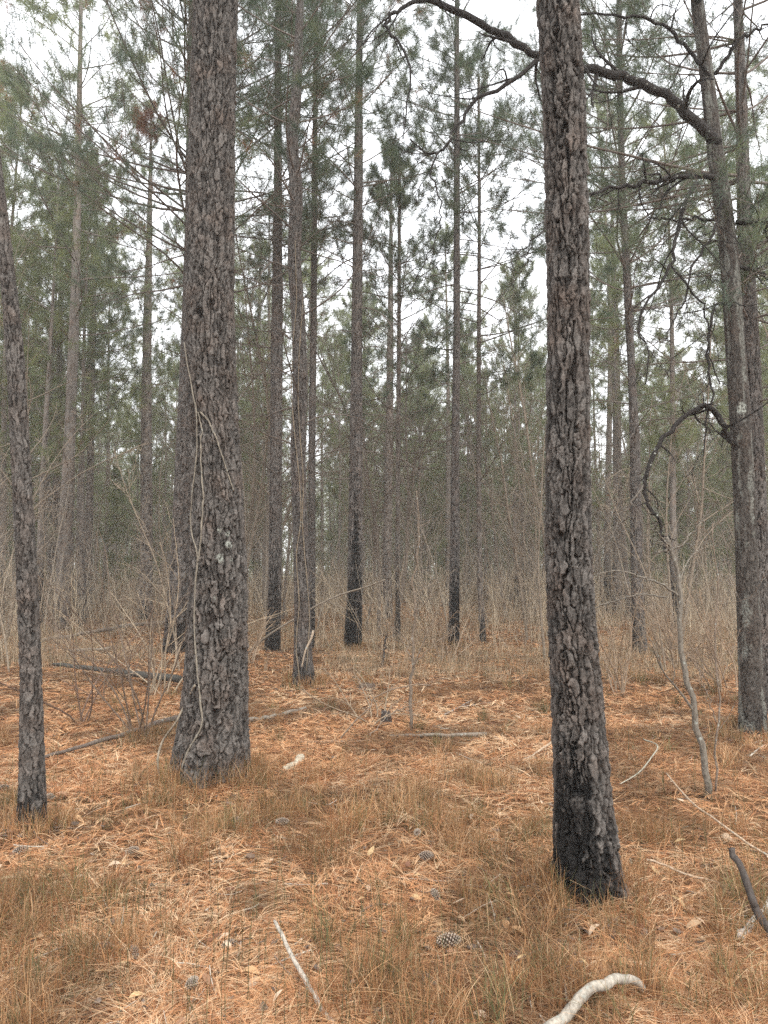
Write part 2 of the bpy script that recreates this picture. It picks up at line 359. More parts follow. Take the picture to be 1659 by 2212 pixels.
def surf(T, u, v, lift=.006):                               # point on the trunk's near side seen at (u, v)
    yy = T.Y-.2; u = np.asarray(u, float); v = np.asarray(v, float)
    for _ in range(5):
        p = P(u, v, yy+0*u); z = p[..., 2]-T.base[2]; c = T.c(z); r = T.rad(z); dx = p[..., 0]-T.base[0]-c[..., 0]
        yy = T.Y+c[..., 1]-np.sqrt(np.maximum(r*r-dx*dx, (r*.2)**2))-lift
    return P(u, v, yy)
def catmull(p, n):
    p = np.asarray(p, float); q = np.concatenate([2*p[:1]-p[1:2], p, 2*p[-1:]-p[-2:-1]]); t = np.linspace(0, len(p)-1-1e-6, n); i = t.astype(int); f = (t-i)[:, None]
    a, b, c, d = q[i], q[i+1], q[i+2], q[i+3]
    return .5*(2*b+(c-a)*f+(2*a-5*b+4*c-d)*f*f+(3*b-a-3*c+d)*f**3)

# ------------------------------------------------------------------ pine crowns
GREEN = np.array([[.10, .135, .082], [.118, .148, .080], [.092, .128, .088], [.132, .155, .078], [.102, .130, .090]])
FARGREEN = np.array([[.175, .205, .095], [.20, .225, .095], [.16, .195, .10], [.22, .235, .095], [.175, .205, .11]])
TWIGC = (.13, .105, .088, 1)
def crown(cfun, zc, H, nb, Lmax, n_need, wneed, sec=7, ter=3, Lneed=.20, red=0.0, phi=None, pal=None, back=.22):
    """crown wood and needles in one mesh, bare dead lower limbs optionally in it"""
    A = Acc()
    f = (np.arange(nb)+rng.random(nb))/nb; f = f**.9; z = zc+(H-.25-zc)*f
    z = zc+np.round((z-zc)/.45)*.45+rng.normal(0, .06, nb); z = np.clip(z, zc, H-.2)
    az = rng.random(nb)*6.283 if phi is None else phi+rng.normal(0, .7, nb)
    L = Lmax*(np.clip(1-f, 0, 1)**.6*.85+.22)*(.6+.7*rng.random(nb))*np.where(f < .12, .75, 1)
    el = .05+.85*f+rng.normal(0, .16, nb)
    d = np.stack([np.cos(az)*np.cos(el), np.sin(az)*np.cos(el), np.sin(el)], -1)
    st = cfun(z); B = grow(st, d, L, 9, .45, .07); rb = np.linspace(1, .2, 9)[None]*(.004+.0048*L)[:, None]
    tubes(A, B, rb, 5, TWIGC, 0)
    S, rs = spawn(B, rb, sec, .3, .98, .85, .38, 5, .5, .1, .55, .0035)
    tubes(A, S, rs, 3, TWIGC, 0)
    tips = [B[:, -1], S[:, -1]]; dirs = [nrm(B[:, -1]-B[:, -2]), nrm(S[:, -1]-S[:, -2])]
    if ter:
        Tt, rt = spawn(S, rs, ter, .4, .95, .7, .55, 4, .6, .12, .6, .003)
        tubes(A, Tt, rt, 3, TWIGC, 0); tips.append(Tt[:, -1]); dirs.append(nrm(Tt[:, -1]-Tt[:, -2]))
    tip = np.concatenate(tips); dr = np.concatenate(dirs)
    keep = rng.random(len(tip)) < .93; tip = tip[keep]; dr = dr[keep]
    dr = nrm(dr+np.array([0, 0, .35]))
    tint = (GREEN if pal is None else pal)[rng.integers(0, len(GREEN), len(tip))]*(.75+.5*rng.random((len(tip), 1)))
    if red > 0:
        rd = rng.random(len(tip)) < red; tint = np.where(rd[:, None], np.array([[.24, .11, .06]]), tint)
    # leader
    tufts(A, tip, dr, n_need, Lneed, wneed, tint, 1, back)
    return A
def dead_limbs(cfun, rfun, z0, z1, n, Lm, sub=5, per_obj=False, az=None):
    z = z0+(z1-z0)*(np.arange(n)+rng.random(n))/n; a = rng.random(n)*6.283 if az is None else az+rng.normal(0, .5, n)
    el = rng.normal(.12, .22, n); L = Lm*(.35+.9*rng.random(n))
    d = np.stack([np.cos(a)*np.cos(el), np.sin(a)*np.cos(el), np.sin(el)], -1)
    st = cfun(z)+d*np.maximum(rfun(z)-.03, 0)[:, None]
    B = grow(st, d, L, 9, rng.normal(.1, .25, n), .10); rb = np.linspace(1, .2, 9)[None]*(.004+.0045*L)[:, None]
    S, rs = spawn(B, rb, sub, .2, .97, .8, .48, 6, .1, .16, .6, .0025)
    Tt, rt = spawn(S, rs, 2, .3, .95, .75, .55, 4, .05, .18, .6, .002)
    return (B, rb), (S, rs), (Tt, rt), sub
DEADC = np.array([.12, .098, .082, 1])
def dead_into(A, dl, m=0, col=DEADC):
    for (B, r), sd in zip(dl[:3], (5, 3, 3)): tubes(A, B, r, sd, col, m)
def dead_objs(dl, parent, col=DEADC):
    (B, rb), (S, rs), (Tt, rt), sub = dl
    for i in range(len(B)):
        A = Acc(); tubes(A, B[i:i+1], rb[i:i+1], 6, col); tubes(A, S[i*sub:(i+1)*sub], rs[i*sub:(i+1)*sub], 4, col)
        tubes(A, Tt[i*sub*2:(i+1)*sub*2], rt[i*sub*2:(i+1)*sub*2], 3, col); A.build('branch', M_TWIG, parent)

# ------------------------------------------------------------------ ground
def axis(lim, d0, g):
    a = [0.0]; d = d0
    while a[-1] < lim: a.append(a[-1]+d); d *= g
    return np.array(a)
ya = np.concatenate([np.linspace(-30, 1.4, 24), 1.5+axis(260, .06, 1.022)]); xp = axis(200, .07, 1.035); xa = np.concatenate([-xp[:0:-1], xp])
XX, YY = np.meshgrid(xa, ya, indexing='ij'); n, k = XX.shape
A = Acc(); idx = np.arange(n*k).reshape(n, k)
A.add(np.stack([XX, YY, gh(XX, YY)-.012], -1), np.stack([idx[:-1, :-1], idx[1:, :-1], idx[1:, 1:], idx[:-1, 1:]], -1).reshape(-1, 4))
M_GROUND, t, N, Lk = new_mat('forest_floor')
tc = N('ShaderNodeTexCoord'); n1 = N('ShaderNodeTexNoise'); n1.inputs['Scale'].default_value = 1.1; n1.inputs['Detail'].default_value = 8; n1.inputs['Roughness'].default_value = .7
n2 = N('ShaderNodeTexNoise'); n2.inputs['Scale'].default_value = 38; n2.inputs['Detail'].default_value = 5; n2.inputs['Distortion'].default_value = 1.5
Lk(tc.outputs['Object'], n1.inputs['Vector']); Lk(tc.outputs['Object'], n2.inputs['Vector'])
c1 = N('ShaderNodeValToRGB'); c1.color_ramp.elements[0].position = .3; c1.color_ramp.elements[0].color = (.065, .035, .02, 1); c1.color_ramp.elements[1].position = .72; c1.color_ramp.elements[1].color = (.26, .145, .072, 1)
Lk(n1.outputs[0], c1.inputs[0])
c2 = N('ShaderNodeValToRGB'); c2.color_ramp.elements[0].position = .35; c2.color_ramp.elements[0].color = (.35, .3, .27, 1); c2.color_ramp.elements[1].position = .65; c2.color_ramp.elements[1].color = (1.15, 1.1, 1, 1)
Lk(n2.outputs[0], c2.inputs[0]); mu = N('ShaderNodeMixRGB'); mu.blend_type = 'MULTIPLY'; mu.inputs[0].default_value = 1; Lk(c1.outputs[0], mu.inputs[1]); Lk(c2.outputs[0], mu.inputs[2])
p = N('ShaderNodeBsdfPrincipled'); p.inputs['Roughness'].default_value = .95; p.inputs['Specular IOR Level'].default_value = .1; Lk(mu.outputs[0], p.inputs['Base Color'])
bp = N('ShaderNodeBump'); bp.inputs['Distance'].default_value = .03; bp.inputs['Strength'].default_value = .8; Lk(n2.outputs[0], bp.inputs['Height']); Lk(bp.outputs[0], p.inputs['Normal'])
o = N('ShaderNodeOutputMaterial'); Lk(p.outputs[0], o.inputs['Surface'])
tag(A.build('ground', M_GROUND), kind='structure')

def scatter(n, v0, v1, pw=1.0, u0=-260, u1=1920):
    v = v0+(v1-v0)*rng.random(n)**pw; u = u0+(u1-u0)*rng.random(n); return G(u, v)
# fallen needles: bundles of three lying every way, drawn into loose swirls
STRAWC = np.array([[.57, .325, .165], [.51, .265, .125], [.61, .40, .23], [.42, .20, .095], [.65, .48, .31], [.25, .12, .062]])
A = Acc()
for (nb, v0, v1, pw) in ((72000, 1700, 2620, .9), (90000, 1400, 1720, .9), (50000, 1290, 1420, .8)):
    c = scatter(nb, v0, v1, pw, -700, 2360); dist = np.hypot(c[:, 0], c[:, 1]); N3 = 3*nb
    flow = 6.28*vnoise(c[:, 0]*.7, c[:, 1]*.7, seed=9)+1.2*vnoise(c[:, 0]*3, c[:, 1]*3, seed=10)
    az = np.where(rng.random(nb) < .4, flow+rng.normal(0, .8, nb), rng.random(nb)*6.28)
    az = np.repeat(az, 3)+rng.normal(0, .14, N3)
    L = np.repeat(.08+.10*rng.random(nb), 3)*(.85+.3*rng.random(N3)); ti = np.repeat(rng.normal(.03, .16, nb), 3)+rng.normal(0, .06, N3)
    s = np.repeat(c+np.stack([0*dist, 0*dist, -.002+.026*rng.random(nb)**1.3], -1), 3, 0)
    d = np.stack([np.cos(az)*np.cos(ti), np.sin(az)*np.cos(ti), np.sin(ti)], -1); sd = np.stack([-np.sin(az), np.cos(az), 0*az], -1)
    bend = sd*(L*rng.normal(0, .07, N3))[:, None]
    mid = s+d*L[:, None]*.5+bend+np.array([0, 0, .006]); e = s+d*L[:, None]-np.array([0, 0, .004])
    e[:, 2] = np.maximum(e[:, 2], gh(e[:, 0], e[:, 1])+.001)
    wd = np.repeat(np.maximum(.00145, .00047*dist), 3)
    Pt = np.stack([s, mid, e], 1); W = np.stack([wd, wd*.95, wd*.4], 1)
    side = nrm(sd+np.stack([0*az, 0*az, rng.normal(0, .5, N3)], -1))
    patch = .5+.5*vnoise(c[:, 0]*.9, c[:, 1]*.9, seed=12)
    ci = np.clip((rng.random(nb)*3.6+patch*1.8).astype(int), 0, 5); ci = np.where(rng.random(nb) < .15, 5, ci)
    damp = 1-.5*sst(.1, .55, vnoise(c[:, 0]*1.6, c[:, 1]*1.6, seed=13)+.5*vnoise(c[:, 0]*5, c[:, 1]*5, seed=14)); cc = np.repeat(STRAWC[ci]*damp[:, None]*(.8+.45*rng.random((nb, 1))), 3, 0)
    ribbons(A, Pt, W, side, np.concatenate([cc, np.ones((N3, 1))], 1))
tag(A.build('pine_straw', M_STRAW, smooth=False), kind='stuff')

A = Acc(); fl = []
for (u, v, nn, rr) in ((460, 1672, 150, .38), (1270, 1935, 130, .26), (72, 1790, 60, .18), (657, 1480, 60, .3), (1635, 1585, 60, .35)):
    b_ = G(u, v); a_ = rng.random(nn)*6.28; q_ = rr*(.7+.9*rng.random(nn)**1.6); fl.append(np.stack([b_[0]+np.cos(a_)*q_, b_[1]+np.sin(a_)*q_, 0*q_], -1))
fl.append(scatter(420, 1480, 2320, .9)); fl = np.concatenate(fl); nf_ = len(fl); fl[:, 2] = gh(fl[:, 0], fl[:, 1])+.012+.016*rng.random(nf_)
n3 = nrm(np.stack([rng.normal(0, .35, nf_), rng.normal(0, .35, nf_), np.ones(nf_)], -1)); a3 = nrm(np.cross(n3, rng.normal(0, 1, (nf_, 3)))); b3 = np.cross(n3, a3)
k6 = np.arange(6)*np.pi/3; rr6 = (.006+.015*rng.random((nf_, 1))**2)*(.6+.7*rng.random((nf_, 6)))
ring = fl[:, None]+a3[:, None]*(np.cos(k6)*rr6*1.4)[..., None]+b3[:, None]*(np.sin(k6)*rr6)[..., None]
V = np.concatenate([ring, ring*1+n3[:, None]*.004], 1); idx = (np.arange(nf_)*12)[:, None]
fq = np.concatenate([(idx[:, :, None]+np.array([[i, (i+1) % 6, 6+(i+1) % 6, 6+i] for i in range(6)])[None]).reshape(-1, 4), (idx[:, :, None]+np.array([[6, 7, 8, 9], [6, 9, 10, 11]])[None]).reshape(-1, 4)])
FC = np.array([[.13, .088, .062, 1], [.075, .054, .042, 1], [.15, .115, .092, 1], [.16, .08, .05, 1]]); A.add(V, fq, np.repeat(FC[rng.integers(0, 4, nf_)], 12, 0))
tag(A.build('bark_litter', M_TWIG, smooth=False), kind='stuff')
# dead broad leaves scattered over the straw
A = Acc(); nl = 420; c = scatter(nl, 1480, 2300, .8)
az = rng.random(nl)*6.28; L = .035+.055*rng.random(nl)**1.5; wd = L*(.32+.15*rng.random(nl)); ti = rng.normal(.1, .25, nl)
d = np.stack([np.cos(az)*np.cos(ti), np.sin(az)*np.cos(ti), np.sin(ti)], -1); rl = rng.normal(0, .35, nl)
sd = np.stack([-np.sin(az)*np.cos(rl), np.cos(az)*np.cos(rl), np.sin(rl)], -1); up = np.cross(d, sd)
ts = np.array([0, .2, .5, .8, 1.]); ws = np.array([.04, .75, 1, .6, .03]); cur = rng.normal(.10, .12, nl)
ax_ = c[:, None]+np.array([0, 0, .018])+d[:, None]*(L[:, None]*ts)[..., None]+up[:, None]*((L*cur)[:, None]*np.sin(ts*np.pi))[..., None]
fold = .25*rng.random(nl)
V = np.stack([ax_+(sd+up*fold[:, None])[:, None]*(wd[:, None]*ws*.5)[..., None], ax_, ax_-(sd-up*fold[:, None])[:, None]*(wd[:, None]*ws*.5)[..., None]], 2)
idx = np.arange(nl*15).reshape(nl, 5, 3)
q = np.concatenate([np.stack([idx[:, :-1, j], idx[:, :-1, j+1], idx[:, 1:, j+1], idx[:, 1:, j]], -1).reshape(-1, 4) for j in (0, 1)])
LC = np.array([[.44, .30, .18], [.40, .25, .13], [.50, .36, .19], [.42, .25, .13], [.50, .38, .27], [.3, .17, .1]])
cc = LC[rng.integers(0, 6, nl)]*(.8+.35*rng.random((nl, 1)))
A.add(V, q, np.repeat(np.concatenate([cc, np.ones((nl, 1))], 1), 15, 0)); tag(A.build('leaf_litter', M_LEAF), kind='stuff')

# bits of broken twig in the straw
A = Acc(); nt_ = 700; c = scatter(nt_, 1440, 2320, .8); az = rng.random(nt_)*6.28; L = .05+.22*rng.random(nt_)**2
B = grow(c+np.array([0, 0, .014]), np.stack([np.cos(az), np.sin(az), rng.normal(0, .06, nt_)], -1), L, 5, 0, .09); TC_ = np.array([[.16, .115, .085, 1], [.3, .25, .2, 1], [.1, .075, .06, 1], [.4, .36, .3, 1]])
tubes(A, B, np.linspace(1, .7, 5)[None]*(.0018+.003*rng.random(nt_)**2)[:, None], 5, TC_[rng.integers(0, 4, nt_)]); tag(A.build('twig_litter', M_TWIG), kind='stuff')
# ------------------------------------------------------------------ grass
GC = np.array([[.34, .175, .078], [.43, .25, .125], [.23, .105, .047], [.27, .15, .07], [.13, .13, .055], [.52, .36, .21]])
TALLC = np.array([[.42, .30, .185], [.48, .365, .245], [.34, .23, .135], [.29, .215, .135], [.20, .19, .105], [.54, .43, .30]])
STALKC = np.array([[.075, .08, .036], [.06, .065, .032], [.12, .10, .045], [.10, .075, .035], [.09, .10, .045], [.15, .12, .06]])
def blades(A, base, n, hgt, spread, lean, wmin, dist, gmix=.2, pal=None):
    N_ = len(base); b = np.repeat(base, n, 0); M = N_*n; hh = np.repeat(hgt, n)*(.45+.7*rng.random(M))
    b = b+np.stack([rng.normal(0, 1, M), rng.normal(0, 1, M), 0*hh], -1)*np.repeat(spread, n)[:, None]
    b[:, 2] = gh(b[:, 0], b[:, 1])-.01
    az = rng.random(M)*6.28; ln = np.abs(rng.normal(0, lean, M)); dx = np.stack([np.cos(az), np.sin(az), 0*az], -1)
    K = 4; t_ = np.linspace(0, 1, K)
    Pt = b[:, None]+dx[:, None]*(hh*ln)[:, None, None]*(t_**1.7)[None, :, None]+np.array([0, 0, 1.])*(hh[:, None]*(t_-.28*np.minimum(ln, 1.5)[:, None]*t_**2.2))[..., None]
    wd = np.maximum(wmin, np.repeat(dist, n)*.00050); W = wd[:, None]*np.array([1, .95, .75, .2])
    ci = np.where(rng.random(M) < .65, np.repeat(rng.integers(0, 4, N_), n), rng.integers(0, 4, M)); ci = np.where(rng.random(M) < np.repeat(gmix, n) if np.ndim(gmix) else rng.random(M) < gmix, 4, ci); ci = np.where(rng.random(M) < .12, 5, ci)
    cc = (GC if pal is None else pal)[ci]*(.7+.55*rng.random((M, 1)))*np.repeat(.62+.6*rng.random((N_, 1)), n, 0); sa = rng.random(M)*6.28
    ribbons(A, Pt, W, np.stack([np.cos(sa), np.sin(sa), 0*sa], -1), np.concatenate([cc, np.ones((M, 1))], 1))
A = Acc()
for (nc, nbl, hs, spr, thr, ln_) in ((700, 32, .16, .028, -.35, .75), (300, 76, .19, .045, -.3, .85), (420, 14, .10, .05, -.3, .9)):
    c = scatter(nc, 1460, 2340, 1.05); keep = vnoise(c[:, 0]*1.2, c[:, 1]*1.2, seed=31)+.6*vnoise(c[:, 0]*3.2, c[:, 1]*3.2, seed=32) > thr; c = c[keep]; di = np.hypot(c[:, 0], c[:, 1]); nk = len(c)
    gm = np.where(rng.random(nk) < .3, .6, .05)
    blades(A, c, nbl, hs*(.5+.9*rng.random(nk)), spr*(.6+.8*rng.random(nk)), ln_, .0026, di, gm)
# tussocks the photo shows as thicker darker clumps
tc_ = np.array([(350, 1745), (480, 1690), (520, 1700), (560, 1690), (620, 1760), (760, 1790), (1040, 1700), (1010, 1690), (1070, 1705), (1380, 1815), (1420, 1820), (400, 1870), (740, 1810), (860, 1760), (30, 1960), (60, 1945), (790, 1480), (300, 1610), (350, 1590), (700, 1870), (960, 1790), (1000, 1850), (880, 1720), (640, 1850), (370, 1700), (430, 1700)], float)
c = G(tc_[:, 0], tc_[:, 1]); di = np.hypot(c[:, 0], c[:, 1]); blades(A, c, 230, .17+.12*rng.random(len(c)), .07+.04*rng.random(len(c)), .8, .0023, di, .2)
# around the tree feet
for (u, v, n_, rr_) in ((460, 1672, 34, .36), (1270, 1935, 26, .22), (72, 1790, 14, .15), (657, 1480, 30, .22), (762, 1403, 30, .25), (980, 1402, 30, .2), (1635, 1585, 40, .3)):
    b0 = G(u, v); a_ = rng.random(n_)*6.28; c = np.stack([b0[0]+np.cos(a_)*rr_*(.8+.5*rng.random(n_)), b0[1]+np.sin(a_)*rr_*(.8+.5*rng.random(n_)), 0*a_], -1)
    blades(A, c, 22, np.full(n_, .2), np.full(n_, .04), .4, .0018, np.hypot(c[:, 0], c[:, 1]), .2)
# lone upright stalks
c = scatter(900, 1480, 2300, .85); di = np.hypot(c[:, 0], c[:, 1]); keep = vnoise(c[:, 0]*.9, c[:, 1]*.9, seed=34) > .05; c = c[keep]; di = di[keep]
blades(A, c, 3, .2+.22*rng.random(len(c)), np.full(len(c), .07), .26, .0022, di, .4, STALKC)
tag(A.build('grass', M_GRASS, smooth=False), kind='stuff')
A = Acc()
c = scatter(6800, 1266, 1470, .9, -200, 1860); di = np.hypot(c[:, 0], c[:, 1]); k_ = sst(-.2, .5, vnoise(c[:, 0]*.35, c[:, 1]*.35, seed=36)+.4*sst(11, 18, di)+.2*sst(2, 6, c[:, 0])); keep = rng.random(len(c)) < (.04+.96*k_**2.2)*np.where(di < 12, .6, 1); c = c[keep]; di = di[keep]
blades(A, c, 12, (.12+.33*rng.random(len(c))**1.6)*(.6+.6*sst(9, 26, di)), .06+.10*rng.random(len(c)), .38, .002, di, .10, TALLC)
tag(A.build('tall_grass', M_GRASS, smooth=False), kind='stuff')
# thicket of bare twigs rising out of the far grass
A = Acc()
nb = 20000; y = 12+76*rng.random(nb)**1.15; x = (rng.random(nb)*2-1)*(.62*y+3); keep = (vnoise(x*.3, y*.3, seed=41)+.6*sst(16, 40, y)+.4*sst(1, 5, x)*sst(30, 15, y) > .12) ; x = x[keep]; y = y[keep]; nb = len(x)
st = np.stack([x, y, gh(x, y)-.02], -1); d = np.stack([rng.normal(0, .22, nb), rng.normal(0, .22, nb), np.ones(nb)], -1); L = .35+2.0*rng.random(nb)**1.9
B = grow(st, d, L, 5, .1, .09); dd = np.hypot(x, y); rb = np.linspace(1, .4, 5)[None]*np.maximum(.0028, .00030*dd)[:, None]
UC = np.array([[.44, .35, .24, 1], [.36, .29, .21, 1], [.26, .19, .13, 1], [.52, .43, .31, 1]])
cu = UC[rng.integers(0, 4, nb)]*np.where(rng.random(nb) < .4, .55, 1)[:, None]; tubes(A, B, rb, 3, cu)
S, rs = spawn(B, rb, 4, .25, .95, .6, .45, 4, .2, .14, .75, .002); tubes(A, S, rs, 3, np.repeat(cu, 4, 0))
tag(A.build('undergrowth', M_TWIG), kind='stuff')

# ------------------------------------------------------------------ the three pines standing nearest
def top_crown(T, root, zc, nb, L, n_need=22, wn=.006):
    crown(lambda z: T.c(z), zc, T.H, nb, L, n_need, wn).build('crown', [M_TWIG, M_NEEDLE], root)
T1 = Trunk([(455, 1664, 172), (458, 1600, 156), (464, 1530, 140), (466, 1437, 130), (471, 1237, 119), (464, 987, 104), (450, 737, 106), (452, 640, 101), (453, 350, 97), (463, 0, 93)], 21)
big = thing('pine_tree', 'massive grey pine with pale vine stems climbing its plated trunk', 'tree', T1.base)
def zof(T, v): return float(P(CX, v, T.Y)[2]-T.base[2])
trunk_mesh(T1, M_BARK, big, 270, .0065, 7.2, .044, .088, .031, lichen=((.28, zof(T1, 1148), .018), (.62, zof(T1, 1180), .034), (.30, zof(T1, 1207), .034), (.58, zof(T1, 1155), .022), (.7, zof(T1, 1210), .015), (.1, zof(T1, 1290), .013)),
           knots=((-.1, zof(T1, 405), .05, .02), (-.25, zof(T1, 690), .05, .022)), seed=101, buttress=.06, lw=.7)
top_crown(T1, big, 9.5, 46, 3.2)
T7 = Trunk([(1270, 1918, 150), (1264, 1825, 134), (1257, 1675, 115), (1243, 1475, 104), (1234, 1360, 98), (1225, 1237, 94), (1225, 987, 90), (1224, 737, 85), (1221, 500, 87), (1217, 250, 86), (1199, 0, 84)], 17)
right = thing('pine_tree', 'mid sized pine with deeply furrowed flaky bark, foot scorched black on one flank', 'tree', T7.base)
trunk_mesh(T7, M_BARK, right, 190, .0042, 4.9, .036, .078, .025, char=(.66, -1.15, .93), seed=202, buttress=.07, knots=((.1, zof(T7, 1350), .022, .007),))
top_crown(T7, right, 7.5, 40, 2.6)
T8 = Trunk([(71, 1778, 60), (70, 1700, 53), (67, 1625, 50), (66, 1475, 43), (55, 1237, 41), (39, 987, 38), (25, 737, 35), (10, 600, 31), (-14, 400, 29), (-52, 100, 26)], 13)
slim = thing('pine_tree', 'slender leaning scaly pine standing at the edge of the view, soot at its foot', 'tree', T8.base)
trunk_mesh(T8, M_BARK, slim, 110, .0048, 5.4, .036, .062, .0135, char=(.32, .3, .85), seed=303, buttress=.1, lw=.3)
top_crown(T8, slim, 6.2, 30, 2.0)

# ------------------------------------------------------------------ pines a little further in
def mid_pine(label, ctrl, H, char, crown_at, dead, nb=70, L=3.0, nth=64, need=34, wn=.0055, seed=1, red=0.0, phi=None, mat=None, baseY=None, fz=.014, lowest=3.2, sec=7):
    T = Trunk(ctrl, H, baseY); root = thing('pine_tree', label, 'tree', T.base)
    pw = np.clip(float(T.rad(1.3))*.26, .022, .045)
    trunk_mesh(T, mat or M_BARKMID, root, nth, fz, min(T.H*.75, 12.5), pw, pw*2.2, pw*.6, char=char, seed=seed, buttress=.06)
    crown(lambda z: T.c(z), crown_at, T.H, nb, L, need, wn, red=red, phi=phi, sec=sec).build('crown', [M_TWIG, M_NEEDLE], root)
    if dead: dead_objs(dead_limbs(lambda z: T.c(z), lambda z: T.rad(z), lowest, crown_at+.8, dead, 2.1, 9), root)
    return T, root
MID = []
MID.append(mid_pine('thick pine half hidden behind the massive vine covered trunk', [(376, 1412, 50), (381, 1330, 44), (389, 1237, 42), (396, 987, 36), (406, 737, 32), (413, 500, 28), (416, 250, 25), (419, 0, 22)], 18, (1.0, .6, .8), 7.2, 24, 150, 4.4, seed=404, sec=12, need=34, red=.02, wn=.006))
T2, r2_ = MID[-1]
for (bp_, k_) in (([(404, 330), (370, 300), (330, 270), (296, 262)], 16), ([(404, 375), (360, 345), (300, 330), (262, 352)], 9)):
    bp_ = np.array(bp_, float); C = catmull(P(bp_[:, 0], bp_[:, 1], T2.Y+np.linspace(0, -.7, len(bp_))), 14); r = np.linspace(.02, .006, 14)
    A = Acc(); tubes(A, C[None], r[None], 6, DEADC, 0); S, rs = spawn(C[None], r[None], k_, .25, 1, .8, .4, 6, -.1, .12, .6, .003, .8); tubes(A, S, rs, 4, DEADC, 0)
    U, ru = spawn(S, rs, 3, .4, 1, .6, .5, 4, -.2, .12, .6, .003, .8); tubes(A, U, ru, 3, DEADC, 0); tip = np.concatenate([S[:, -1], U[:, -1]]); dr = nrm(np.concatenate([S[:, -1]-S[:, -2], U[:, -1]-U[:, -2]])+np.array([0, 0, -.5]))
    tufts(A, tip, dr, 26 if k_ > 10 else 12, .19, .007, np.array([[.25, .125, .08]])*(.7+.5*rng.random((len(tip), 1))), 1)
    tag(A.build('branch', [M_TWIG, M_NEEDLE], r2_, off=T2.base), 'dead branch hung with rusty brown needles')
MID.append(mid_pine('straight pine with a black scorched foot beside the vine draped slim pine', [(588, 1407, 34), (592, 1330, 29), (594, 1237, 27), (596, 960, 26), (597, 737, 25), (600, 400, 17), (601, 0, 12)], 16.5, (2.0, 0, .9), 8.2, 24, 52, 2.7, seed=405))
T4, r4 = mid_pine('slightly crooked pine draped in thin tan vines, nearest of the middle row', [(656, 1477, 52), (655, 1430, 40), (653, 1293, 33), (644, 960, 31), (650, 820, 31), (646, 700, 29), (636, 560, 28), (642, 420, 27), (630, 310, 24), (641, 215, 22), (649, 0, 14)], 15, (.35, 0, .7), 6.6, 20, 46, 2.2, seed=406, red=.05, fz=.011, nth=80)
MID.append((T4, r4))
MID.append(mid_pine('thin dark pine close behind the vine draped crooked pine', [(672, 1400, 17), (674, 1237, 15.5), (674, 960, 15), (677, 737, 14), (680, 300, 11), (683, 0, 9)], 16, (1.5, 0, .8), 8.4, 18, 40, 2.3, nth=40, seed=407))
MID.append(mid_pine('tall straight pine with the widest jet black burnt foot', [(761, 1400, 40), (766, 1300, 33), (767, 1227, 31), (769, 960, 27), (771, 737, 23), (775, 300, 18), (777, 0, 11)], 16.5, (2.7, 0, 1.0), 8.6, 26, 52, 2.7, seed=408))
MID.append(mid_pine('lone slim straight pine with a blackened foot against the open sky gap', [(980, 1400, 27), (981, 1300, 22), (983, 1200, 20.5), (984, 960, 17), (987, 737, 15), (987, 350, 12.5), (987, 0, 9.5)], 17, (2.4, .5, 1.0), 9.0, 20, 60, 2.3, nth=44, seed=409))
MID.append(mid_pine('pine with flaring foot standing in the brush beside the lichened crooked sapling', [(1383, 1410, 31), (1378, 1330, 26), (1374, 1227, 24), (1372, 960, 21), (1366, 821, 16), (1354, 555, 16), (1345, 388, 14), (1338, 150, 12), (1337, 0, 11)], 16.5, (.9, -1, .6), 6.6, 22, 110, 3.6, nth=48, seed=410, sec=9))
T9 = Trunk([(1652, 1572, 62), (1650, 1500, 50), (1642, 1250, 41), (1632, 1000, 38), (1624, 800, 37), (1612, 600, 33), (1603, 400, 27), (1597, 200, 22), (1590, 0, 18)], 15, baseY=8.7)
r9 = thing('pine_tree', 'dark ridged pine directly behind the pale lichened hardwood', 'tree', T9.base)
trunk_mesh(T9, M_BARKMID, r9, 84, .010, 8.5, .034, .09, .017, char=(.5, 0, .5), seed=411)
crown(lambda z: T9.c(z), 4.6, T9.H, 100, 3.0, 34, .0045).build('crown', [M_TWIG, M_NEEDLE], r9)
dead_objs(dead_limbs(lambda z: T9.c(z), lambda z: T9.rad(z), 3.0, 6.4, 14, 2.0, 9), r9)
# second row
SR = [('second row pine rising behind the small burnt stub of a stem', [(838, 1335, 21), (836, 1237, 19), (840, 1000, 17), (843, 760, 14)], 17, .8),
      ('thin burnt pine pole behind the bare sapling in the middle clearing', [(860, 1387, 11), (859, 1237, 10), (860, 960, 9.5), (862, 700, 8.5)], 12, 2.2),
      ('spindly pine with a loose leaning foot, next beyond the lone slim pine', [(1043, 1387, 15), (1036, 1237, 11.5), (1034, 1000, 10), (1034, 737, 9), (1035, 480, 7)], 14, .6),
      ('pale stout pine nearest behind the dark brush beyond the flaring pine', [(1333, 1325, 22), (1335, 1150, 19), (1334, 960, 18), (1329, 700, 15)], 18, 1.6),
      ('distant slim pine alone between the massive pine and the straight scorched pine', [(553, 1300, 13), (555, 1100, 11.5), (557, 800, 9), (562, 600, 7)], 17, .8),
      ('stout dark pine past the leafless shrubs, a vine leaning on it', [(314, 1338, 31), (316, 1200, 27), (317, 950, 22), (319, 700, 18)], 18, .5),
      ('smoky barked pine beyond a crooked black sapling, past the leafless shrubs', [(188, 1335, 20), (190, 1200, 17), (196, 950, 14), (201, 700, 12)], 17, .6),
      ('pine standing behind the slender leaning pine, at the edge of tan brush', [(112, 1330, 21), (117, 1200, 17), (124, 950, 14), (129, 700, 11)], 17, .9)]
